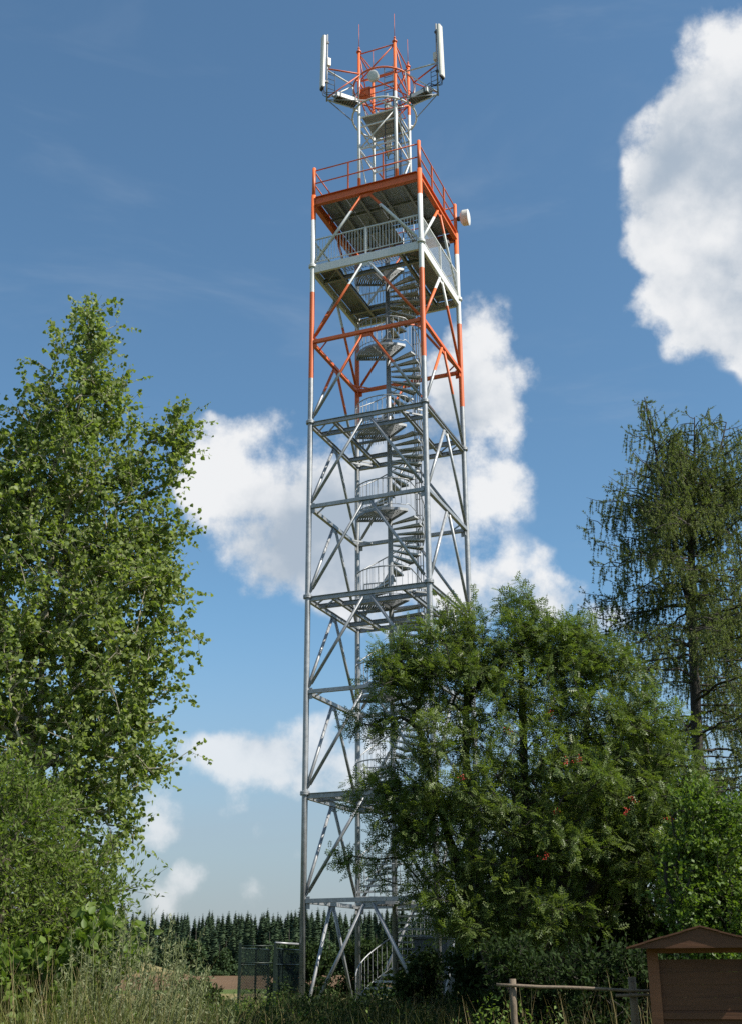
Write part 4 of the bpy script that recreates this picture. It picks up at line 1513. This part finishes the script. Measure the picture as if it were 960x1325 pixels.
def build_rowan():
    base = b3(2.6, 23.3)
    T = lambda *p: arc(base, p[:3], 10, p[3:] or (0, 0, 0))
    stems = [T(1.9, 23.0, 7.0, -.35, 0, 0), T(3.0, 23.2, 7.6, .1, 0, 0), T(4.3, 23.2, 6.6, .3, 0, .2), T(.9, 22.8, 6.0, -.2, 0, .4), T(5.1, 22.8, 4.8, .2, 0, .4), T(2.6, 22.2, 4.6)]
    lobes = [(3.0, 23, 8.45, .40, .5, .55, 1.2), (2.7, 23, 7.7, .7, .8, .6), (1.75, 23, 8.1, .55, .7, .5, 1.2), (1.3, 23, 7.5, .8, .9, .6), (.55, 22.9, 7.4, .55, .7, .55),
             (.35, 22.8, 6.6, .65, .8, .6), (.0, 22.7, 6.0, .45, .6, .4), (.35, 22.6, 5.1, .7, .8, .5, .8), (-.2, 22.6, 4.7, .4, .5, .3, .8), (.5, 22.5, 4.0, .6, .7, .4, .8), (-.25, 22.6, 3.45, .45, .5, .18, .8), (.55, 22.5, 3.1, .5, .6, .35, .7),
             (3.9, 23, 7.6, .6, .8, .6), (4.35, 23, 7.9, .3, .4, .35), (4.7, 23, 7.1, .6, .8, .6), (5.15, 23, 6.6, .55, .8, .6), (5.5, 22.8, 5.9, .6, .8, .6), (5.75, 22.6, 5.1, .6, .8, .5),
             (2.0, 22.5, 6.6, .9, .9, .7), (3.4, 22.5, 6.6, .9, .9, .7), (4.3, 22.5, 5.9, .9, .9, .7), (1.3, 22.4, 5.7, .8, .9, .6), (2.8, 22.2, 5.4, .9, .9, .6), (3.9, 22.1, 4.9, .9, .9, .6),
             (4.9, 22.2, 4.5, .9, .9, .6), (1.7, 22.2, 4.7, .8, .9, .6), (2.6, 22.0, 4.2, .9, .8, .5), (3.6, 21.9, 3.7, .9, .8, .55), (4.7, 22.0, 3.5, .9, .8, .55), (1.2, 22.2, 3.9, .7, .8, .5),
             (2.3, 22, 3.2, .7, .7, .4), (5.5, 22.2, 3.7, .7, .8, .6), (5.9, 22.3, 4.4, .5, .6, .5), (2.6, 24.2, 4.4, 1.3, .9, 1.2), (4.2, 24.2, 4.5, 1.4, .9, 1.3), (5.3, 24.0, 4.0, 1.1, .9, 1.2), (3.4, 24.3, 3.0, 1.5, .9, .8), (4.6, 23.6, 5.6, 1.0, .8, .8), (1.2, 22.4, 2.9, .7, .8, .45), (1.9, 22.3, 2.4, .8, .8, .4), (.7, 22.6, 4.5, .7, .8, .5), (3.2, 21.9, 2.5, .9, .8, .4), (2.2, 23, 7.5, .6, .8, .6, 1.3), (3.5, 23, 7.7, .6, .8, .6, 1.3), (4.1, 22.9, 7.2, .7, .8, .6), (1.5, 22.8, 6.9, .8, .8, .5)]
    root, P, tips = tree('rowan_tree', 'broad rowan tree with feathery leaves and red berries in front of the tower', 'tree', base, stems, lobes, 1950,
         t_pinnate(4), 'rowan_leaf', 'bark_dark', 31, rtip=0.0058, twigs=4, tlen=(0.15, 0.4), per=5, lsize=(0.15, 0.23), tdir_up=0.25, flat=0.72, leaf_out=0.6,
         up=0.1, shell=0.45, hang=0.15, path=0.2)
    b = np.array(base, float)
    rng = np.random.default_rng(8)
    want = [(3.35, 21.9, 6.15), (3.55, 21.6, 5.25), (3.95, 21.5, 5.15), (3.0, 21.4, 3.42), (4.8, 21.5, 4.75), (4.5, 21.4, 4.2), (3.3, 21.5, 4.4), (2.4, 21.6, 5.9), (5.3, 21.8, 4.1), (1.6, 21.8, 5.0)]
    TP = P[tips]
    for w in want:
        w = np.array(w)
        q = TP[np.argmin(np.linalg.norm(TP - w, axis=1))]
        q = q + np.array((0, -0.12, -0.06))
        mb = MB()
        for k in range(16):
            c = q + rng.normal(size=3) * (0.05, 0.04, 0.035)
            mb.lathe([(0.004, -0.011), (0.010, -0.006), (0.012, 0.0), (0.010, 0.006), (0.004, 0.011)], c - b, n=6)
        tag(mb.build('berry_cluster', 'berry_red', root), kind='stuff')


def build_larch(bx, by, H, seed, label, stems_top, lean, zmin=2.2, reach=0.74, dens=1.0):
    rng = np.random.default_rng(seed)
    base = np.array(b3(bx, by))
    main = [base + (0, 0, -0.2), base + np.array((lean[0] * .2, 0, H * .2)), base + np.array((lean[0] * .4, 0, H * .4)), base + np.array((lean[0] * .7, 0, H * .6)), base + np.array((lean[0], 0, H * .74))]
    sticks = []
    def stick(pts, r0, r1, n=6):
        pts = np.array(pts, float)
        k = len(pts) - 1
        rr = np.linspace(r0, r1, k + 1)
        sticks.append(frusta(pts[:-1], pts[1:], rr[:-1], rr[1:], n))
    mp = []
    for a, b_ in zip(main, main[1:]):
        for t in np.linspace(0, 1, 5)[:-1]:
            mp.append(a + (b_ - a) * t)
    mp.append(main[-1])
    stick(mp, 0.17, 0.08, 8)
    spine = [(np.array(mp), 0.0)]
    for tp in stems_top:
        f = arc(main[-1] if tp[3] > 0 else main[-2], tp[:3], 9, (0.0, 0.0, -0.25))
        stick(f, 0.075, 0.012)
        spine.append((f, 1.0))
    br = []
    for f, k in spine:
        seg = np.linalg.norm(np.diff(f, axis=0), axis=1)
        cum = np.concatenate([[0], np.cumsum(seg)])
        s = 0.0
        while s < cum[-1]:
            j = min(np.searchsorted(cum, s, 'right') - 1, len(f) - 2)
            p = f[j] + (f[j + 1] - f[j]) * ((s - cum[j]) / seg[j])
            s += rng.uniform(0.045, 0.11) / dens
            if p[2] < zmin:
                continue
            L = min((H + 0.5 - p[2]) * reach, 2.9) * rng.uniform(0.5, 1.08) * (0.75 if k else 1.0)
            L = max(L, 0.22)
            az = rng.uniform(0, 6.283)
            br.append((p, L, az))
            # boughs fork into side boughs that fill the spray
            if L > 0.9:
                for q in rng.uniform(0.3, 0.95, int(2 + L * 2.2 * dens)):
                    dd_ = np.array((math.cos(az), math.sin(az), 0))
                    br.append((p + dd_ * L * q + np.array((0, 0, L * (0.12 * q - 0.30 * q * q))), L * rng.uniform(.16, .34), az + rng.choice((-1, 1)) * rng.uniform(.5, 1.2)))
    tw0, tw1, tp_, td = [], [], [], []
    for p, L, az in br:
        d = np.array((math.cos(az), math.sin(az), 0))
        n = max(4, int(L / 0.2))
        a = np.linspace(0, 1, n)[:, None]
        lift = rng.uniform(-0.05, 0.30) + (0.45 if p[2] > H * 0.72 else 0.0)
        pts = p + d * L * a + np.array((0, 0, 1.0)) * (L * (lift * a - 0.42 * a * a + 0.24 * a ** 4))
        pts[1:] += rng.normal(size=(n - 1, 3)) * 0.03
        stick(pts, 0.010 + 0.011 * L, 0.004, 3)
        # side shoots and hanging shoots
        m = int(L * 12 * dens) + 4
        for q in rng.uniform(0.12, 1.0, m):
            j = min(int(q * (n - 1)), n - 2)
            o = pts[j] + (pts[j + 1] - pts[j]) * (q * (n - 1) - j)
            side = np.cross(d, (0, 0, 1)) * rng.choice((-1, 1)) * rng.uniform(0.2, 1.0)
            down = rng.uniform() < 0.62
            v = side * 0.45 + d * rng.uniform(0.1, 0.7) + np.array((0, 0, -2.4 if down else rng.uniform(-.1, .6)))
            v /= np.linalg.norm(v)
            l = rng.uniform(0.16, 0.62) if down else rng.uniform(0.12, 0.30)
            e = o + v * l + side * 0.05
            tw0.append(o)
            tw1.append(e)
            k = int(l / 0.034) + 2
            for t in rng.uniform(0.05, 1.0, k):
                tp_.append(o + (e - o) * t)
                td.append(v)
    tw0, tw1 = np.array(tw0), np.array(tw1)
    sticks.append(frusta(tw0, tw1, np.full(len(tw0), .004), np.full(len(tw0), .0025), 3))
    tp_, td = np.array(tp_), np.array(td)
    lv, lf = scatter(t_tuft(3, 0.34, 0.8), tp_, td, rng.normal(size=tp_.shape), rng.uniform(.038, .066, len(tp_)))
    root = empty('larch_tree', base)
    tag(root, label, 'tree')
    wv, wf = join(sticks)
    link('trunk', fast_mesh('trunk', wv - base, wf, True), 'bark_dark', root)
    link('crown', fast_mesh('crown', lv - base, lf), 'larch_needle', root)


def shrub(name, label, x, y, H, rx, seed, mat, leaf, lsize, n=260, per=9, stems=6, ry=None, barkmat='bark_dark', shell=0.35, group=None, lift=0.12):
    rng = np.random.default_rng(seed)
    base = b3(x, y)
    ry = ry or rx
    st, lobes = [], []
    for k in range(stems):
        a = 6.283 * k / stems + rng.uniform(-.4, .4)
        f = rng.uniform(.35, .8)
        st.append(arc(base, (x + rx * f * math.cos(a), y + ry * f * math.sin(a), base[2] + H * rng.uniform(.55, .85)), 7, (0, 0, .1 * H)))
    for k in range(9):
        a = rng.uniform(0, 6.283)
        f = rng.uniform(.0, .75)
        z = base[2] + H * rng.uniform(lift + .1, .85)
        s = rng.uniform(.35, .6)
        lobes.append((x + rx * f * math.cos(a), y + ry * f * math.sin(a), z, rx * s, ry * s, min(H * .25, base[2] + H - z)))
    lobes.append((x, y, base[2] + H * .8, rx * .45, ry * .45, H * .2))
    tree(name, label, 'shrub', base, st, lobes, n, leaf, mat, barkmat, seed, rtip=0.0042, twigs=5, tlen=(0.15, 0.4), per=per, lsize=lsize,
         tdir_up=0.3, flat=0.5, leaf_out=0.5, up=0.3, seg=0.22, shell=shell, group=group)


build_poplar()
build_willow()
build_rowan()
build_larch(6.9, 26.0, 14.6, 41, 'tall larch tree with drooping needle shoots and forked top behind the rowan',
            [(6.75, 26.0, 14.75, 0), (7.95, 26.1, 14.25, 1), (8.75, 26.2, 14.15, 1), (7.4, 25.8, 13.6, 1)], (0.62, 0, 0), zmin=1.6, dens=0.8)
build_larch(9.3, 28.4, 12.0, 42, 'larch tree standing to the sunny side of the forked larch',
            [(9.4, 28.4, 12.2, 1), (10.2, 28.4, 11.6, 1)], (0.1, 0, 0), dens=0.72, zmin=2.0)
build_larch(10.3, 17.6, 10.5, 43, 'slender larch shading the notice board from the sunny side',
            [(10.3, 17.6, 10.6, 1)], (0.0, 0, 0), dens=0.4)
shrub('maple_tree', 'dark green round maple behind the rowan on the sunny side of the tower', 6.0, 34.6, 7.6, 2.4, 58, 'shaded_leaf', t_kite(0.9), (0.12, 0.18), 620, 9)
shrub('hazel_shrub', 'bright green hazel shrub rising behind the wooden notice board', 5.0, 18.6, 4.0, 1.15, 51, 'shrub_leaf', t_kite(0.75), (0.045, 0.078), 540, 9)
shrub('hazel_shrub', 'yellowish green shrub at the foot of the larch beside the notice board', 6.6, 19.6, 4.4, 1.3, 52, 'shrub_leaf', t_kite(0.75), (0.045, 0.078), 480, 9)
shrub('elder_shrub', 'low dark green shrub behind the wooden rail fence near the notice board', 3.4, 17.6, 1.6, 0.9, 53, 'shaded_leaf', t_kite(0.5), (0.06, 0.09), 240, 9)
shrub('elder_shrub', 'low dark shrub behind the wooden rail fence under the rowan', 2.1, 18.4, 1.75, 0.9, 54, 'shaded_leaf', t_kite(0.5), (0.06, 0.09), 220, 9)
shrub('elder_shrub', 'tall dark shrub filling the shade between rowan trunk and larch', 5.2, 25.8, 4.6, 1.7, 55, 'shaded_leaf', t_kite(0.6), (0.08, 0.12), 420, 10)
shrub('elder_shrub', 'dark shrub in the shade behind the rowan trunk beside the tower', 3.4, 28.6, 4.2, 1.6, 56, 'shaded_leaf', t_kite(0.6), (0.09, 0.13), 380, 10)
shrub('elder_shrub', 'dark shrub under the larch behind the bright hazel', 7.8, 23.2, 4.6, 1.7, 57, 'shaded_leaf', t_kite(0.6), (0.08, 0.12), 400, 10)


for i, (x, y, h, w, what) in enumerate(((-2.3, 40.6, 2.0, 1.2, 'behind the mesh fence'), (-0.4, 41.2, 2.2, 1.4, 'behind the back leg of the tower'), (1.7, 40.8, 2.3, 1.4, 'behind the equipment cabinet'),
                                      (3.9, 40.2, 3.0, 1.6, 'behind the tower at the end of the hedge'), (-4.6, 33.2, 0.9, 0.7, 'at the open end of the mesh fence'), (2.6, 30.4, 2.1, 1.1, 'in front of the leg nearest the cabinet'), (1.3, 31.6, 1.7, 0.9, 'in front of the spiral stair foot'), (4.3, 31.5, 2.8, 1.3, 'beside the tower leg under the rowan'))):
    shrub('bramble_bush', 'low dark bramble bush ' + what, x, y, h, w, 61 + i, 'shaded_leaf', t_kite(0.6), (0.09, 0.14), 200, 10, lift=0.0, group='brambles round the compound')
# ------------------------------------------------------------------ notice board and rail fence
def build_notice_board():
    x0, y0 = 3.9, 15.0
    g = float(gz(x0, y0))
    root = empty('notice_board', (x0, y0, g), -0.2)
    tag(root, 'brown wooden notice board with a small gabled roof beside the rail fence', 'notice board')
    h = lambda z: z - g
    for s in (-1, 1):
        MB().bar((s * 0.565, 0, -0.4), (s * 0.565, 0, h(1.86)), 0.13, 0.13, (0, 1, 0)).build('post', 'stained_wood_post', root)
    # boards of the panel
    zb = 0.62
    k = 0
    while zb < 1.72:
        hh = 0.138 if zb + 0.138 < 1.76 else 1.76 - zb
        MB().bar((-0.50, 0.007 * (k % 2), h(zb + hh / 2)), (0.50, 0.007 * (k % 2), h(zb + hh / 2)), 0.028, hh + 0.001).build('board', 'stained_wood', root)
        zb += 0.14
        k += 1
    MB().bar((-0.5, -0.03, h(1.12)), (0.5, -0.03, h(1.12)), 0.03, 0.07).build('batten', 'stained_wood', root)
    # gable of the roof and its slopes
    w, zt, ze = 0.84, h(2.085), h(1.862)
    gb = MB()
    for y in (-0.33,):
        gb.add([(-w, y, ze), (w, y, ze), (0, y, zt), (-w, y + 0.03, ze), (w, y + 0.03, ze), (0, y + 0.03, zt)],
               [(0, 1, 2), (5, 4, 3), (0, 3, 4, 1), (1, 4, 5, 2), (2, 5, 3, 0)])
    roof = gb.build('gable', 'stained_wood', root)
    for s in (-1, 1):
        n = 4
        for k in range(n):
            a0, a1 = k / n, (k + 1) / n + 0.02
            xa, xb = s * w * 1.03 * (1 - a0), s * w * 1.03 * max(1 - a1, 0)
            za, zb_ = ze - 0.007 + (zt - ze + 0.007) * a0, ze - 0.007 + (zt - ze + 0.007) * min(a1, 1)
            MB().prof((xa, 0, za + 0.012 + 0.004 * (k % 2)), (xb, 0, zb_ + 0.012 + 0.004 * (k % 2)), [(-0.36, -0.008), (0.36, -0.008), (0.36, 0.010), (-0.36, 0.010)]).build('roof_board', 'stained_wood', root)
    MB().bar((-0.6, 0, h(1.84)), (0.6, 0, h(1.84)), 0.10, 0.06).build('tie_beam', 'stained_wood_post', root)


build_notice_board()


def build_rail_fence():
    y = 15.6
    g = float(gz(2.4, y))
    root = empty('rail_fence', (2.4, y, g))
    tag(root, 'weathered wooden rail fence with round posts next to the notice board', 'fence')
    rng = np.random.default_rng(3)
    o = np.array((2.4, y, g))
    for x, zt, r in ((1.71, 1.53, .042), (3.18, 1.545, .05), (5.0, 1.5, .045)):
        pts = [np.array((x + rng.normal() * .006, y, z)) - o for z in np.linspace(g - .4, zt, 6)]
        m = MB().tube(pts, [r * rng.uniform(.95, 1.06) for _ in range(6)], 9)
        m.build('post', 'weathered_wood', root)
    for a, b in (((1.50, y - .06, 1.462), (3.40, y - .06, 1.38)), ((2.95, y - .07, 1.335), (5.1, y - .07, 1.33)), ((1.6, y - .06, .98), (3.35, y - .06, .95))):
        a, b = np.array(a), np.array(b)
        n = 8
        pts = [a + (b - a) * t + rng.normal(size=3) * (.0, .003, .003) - o for t in np.linspace(0, 1, n)]
        MB().tube(pts, [0.019 * rng.uniform(.85, 1.12) for _ in range(n)], 8).build('rail', 'weathered_wood', root)


build_rail_fence()


# ------------------------------------------------------------------ weeds and grass
def mugwort(label, spots, seed):
    """one bushy plant: many stems, feathery side shoots"""
    rng = np.random.default_rng(seed)
    x0, y0 = spots[0][:2]
    base = np.array(b3(x0, y0))
    root = empty('mugwort_plant', base)
    tag(root, label, 'weed', 'mugwort plants below the willow')
    sticks, pos, d, sz = [], [], [], []
    for (x, y, h, lx) in spots:
        b0 = np.array((x, y, float(gz(x, y))))
        top = b0 + np.array((lx + rng.normal() * .06, rng.normal() * .08, h))
        pts = arc(b0, top, 9, (-lx * .25, 0, 0))
        sticks.append(frusta(pts[:-1], pts[1:], np.linspace(.007, .003, 8), np.linspace(.0065, .002, 8), 5))
        for t in np.arange(0.22, 1.0, 0.028):
            o = b0 + (top - b0) * t
            j = min(int(t * 8), 7)
            o = pts[j] + (pts[j + 1] - pts[j]) * (t * 8 - j)
            az = rng.uniform(0, 6.283)
            L = (1.05 - t) * 0.42 * rng.uniform(.5, 1.1) + 0.04
            v = unit(np.array((math.cos(az), math.sin(az), rng.uniform(.7, 1.7))))
            e = o + v * L
            sticks.append(frusta(o[None], e[None], np.array([.003]), np.array([.0012]), 3))
            for q in np.arange(0.05, 1.0, 0.0085 / max(L, .05)):
                pos.append(o + (e - o) * q)
                d.append(v * .5 + rng.normal(size=3) * .6)
                sz.append(rng.uniform(.018, .042) * (1.3 - .5 * t))
    wv, wf = join(sticks)
    link('stem', fast_mesh('stem', wv - base, wf, True), 'stem_green', root)
    pos, d = np.array(pos), np.array(d)
    lv, lf = scatter(t_kite(0.30), pos, d, rng.normal(size=pos.shape), np.array(sz))
    link('foliage', fast_mesh('foliage', lv - base, lf), 'mugwort_leaf', root)


def build_weeds():
    rng = np.random.default_rng(77)
    P = lambda x, h, lx=0.0, y=7.5: (x, y + rng.uniform(-.45, .45), h, lx)
    mugwort('tall grey-green mugwort clump with upright spires against the far forest',
            [P(-1.72 + .036 * k + rng.uniform(-.02, .02), rng.uniform(1.65, 2.02) - abs(k - 8) * .012, rng.uniform(-.05, .12)) for k in range(18) for _ in (0, 1)], 1)
    mugwort('mugwort clump leaning out toward the ploughed field',
            [P(-1.42 + .028 * k, rng.uniform(1.45, 1.8) - .022 * k, rng.uniform(.05, .24)) for k in range(17)], 2)
    mugwort('short mugwort clump in front of the willow shrub',
            [P(-1.95 + .05 * k, rng.uniform(1.25, 1.6), rng.uniform(-.08, .08), 7.0) for k in range(14)], 3)
    mugwort('low mugwort clump at the end of the weed bank by the mesh fence',
            [P(-1.45 + .04 * k, rng.uniform(1.1, 1.28), rng.uniform(-.1, .1), 8.6) for k in range(10)], 4)

    # tall meadow grass: one mass of blades
    def blades(n, xr, yr, hr, w, seed, lean=.22, dens=None):
        g = np.random.default_rng(seed)
        x, y = g.uniform(*xr, n), g.uniform(*yr, n)
        if dens is not None:
            k = dens(x, y, g)
            x, y = x[k], y[k]
            n = len(x)
        z = gz(x, y)
        patch = 0.5 + 0.5 * np.sin(x * 1.7 + np.sin(y * 1.1) * 1.4) * np.cos(y * 1.3 + .6)
        h = g.uniform(*hr, n) * (0.6 + 0.55 * patch)
        az = g.uniform(0, 6.283, n)
        ln = g.uniform(.05, lean, n)[:, None] * h[:, None] * np.stack([np.cos(az), np.sin(az), np.zeros(n)], 1)
        b = np.stack([x, y, z - .02], 1)
        s = np.stack([-np.sin(az), np.cos(az), np.zeros(n)], 1) * (w * g.uniform(.6, 1.3, n))[:, None] * .5
        m = b + ln * .35 + np.stack([0 * h, 0 * h, h * .6], 1)
        t = b + ln * 1.3 + np.stack([0 * h, 0 * h, h], 1)
        vs = np.stack([b - s, b + s, m + s * .8, m - s * .8, t + s * .12, t - s * .12], 1).reshape(-1, 3)
        f = np.array([(0, 1, 2, 3), (3, 2, 4, 5)])
        fs = f[None] + (np.arange(n) * 6)[:, None, None]
        return vs, fs.reshape(-1, 4)
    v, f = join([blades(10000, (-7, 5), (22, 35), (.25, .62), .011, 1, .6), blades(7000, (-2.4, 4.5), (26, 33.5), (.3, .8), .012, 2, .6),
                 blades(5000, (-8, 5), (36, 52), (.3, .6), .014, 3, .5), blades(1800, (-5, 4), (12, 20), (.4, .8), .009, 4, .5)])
    tag(link('meadow_grass', fast_mesh('meadow_grass', v, f), 'shaded_blade'), 'tall green meadow grass round the tower foot', 'grass', kind='stuff')
    v, f = join([blades(900, (-6, 3), (22, 33), (.6, 1.1), .007, 5, .4), blades(1400, (-3.2, -0.9), (6.2, 8.6), (1.05, 1.7), .006, 6, .4), blades(350, (1, 5.5), (15.8, 18), (.8, 1.3), .007, 7, .3)])
    tag(link('dry_grass', fast_mesh('dry_grass', v, f), 'dry_grass'), 'pale dry seed stalks standing among the green grass', 'grass', kind='stuff')
    v, f = blades(6000, (-3.4, -0.9), (6.0, 8.8), (0.95, 1.55), .010, 8, .45)
    tag(link('bank_grass', fast_mesh('bank_grass', v, f), 'grass_blade'), 'long bright grass growing through the mugwort', 'grass', kind='stuff')
    # leafy herbs
    g = np.random.default_rng(9)
    def herbs(n, xr, yr, hr, ls, seed):
        g = np.random.default_rng(seed)
        x, y = g.uniform(*xr, n), g.uniform(*yr, n)
        h = g.uniform(*hr, n) * (0.55 + .45 * np.sin(x * 2.1 + 1) * np.cos(y * 1.7))
        pos, d, s = [], [], []
        for k in range(12):
            t = g.uniform(.2, 1.0, n)
            pos.append(np.stack([x + g.normal(size=n) * .07, y + g.normal(size=n) * .07, gz(x, y) + h * t], 1))
            d.append(g.normal(size=(n, 3)) + V(0, 0, .3))
            s.append(g.uniform(*ls, n))
        return scatter(t_kite(0.5), np.concatenate(pos), np.concatenate(d), g.normal(size=(n * 12, 3)) * .6 + V(0, 0, 1), np.concatenate(s))
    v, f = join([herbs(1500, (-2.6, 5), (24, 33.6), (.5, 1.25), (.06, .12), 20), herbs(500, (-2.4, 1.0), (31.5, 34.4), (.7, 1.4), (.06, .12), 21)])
    tag(link('nettle_patch', fast_mesh('nettle_patch', v, f), 'shaded_leaf'), 'dark nettles in the shade round the tower foot', 'nettles', kind='stuff')
    v, f = join([herbs(500, (-7, 6), (22, 34.5), (.4, 1.0), (.05, .10), 10), herbs(260, (-3.2, -1.0), (6.2, 8.8), (1.0, 1.5), (.035, .06), 11),
                 herbs(420, (1.0, 5.5), (15.9, 18), (.6, 1.25), (.04, .08), 12), herbs(300, (-4.3, -2.3), (30, 34), (.5, 1.1), (.05, .1), 13)])
    tag(link('wild_herbs', fast_mesh('wild_herbs', v, f), 'herb_leaf'), 'leafy wild herbs among the grass', 'herbs', kind='stuff')


build_weeds()
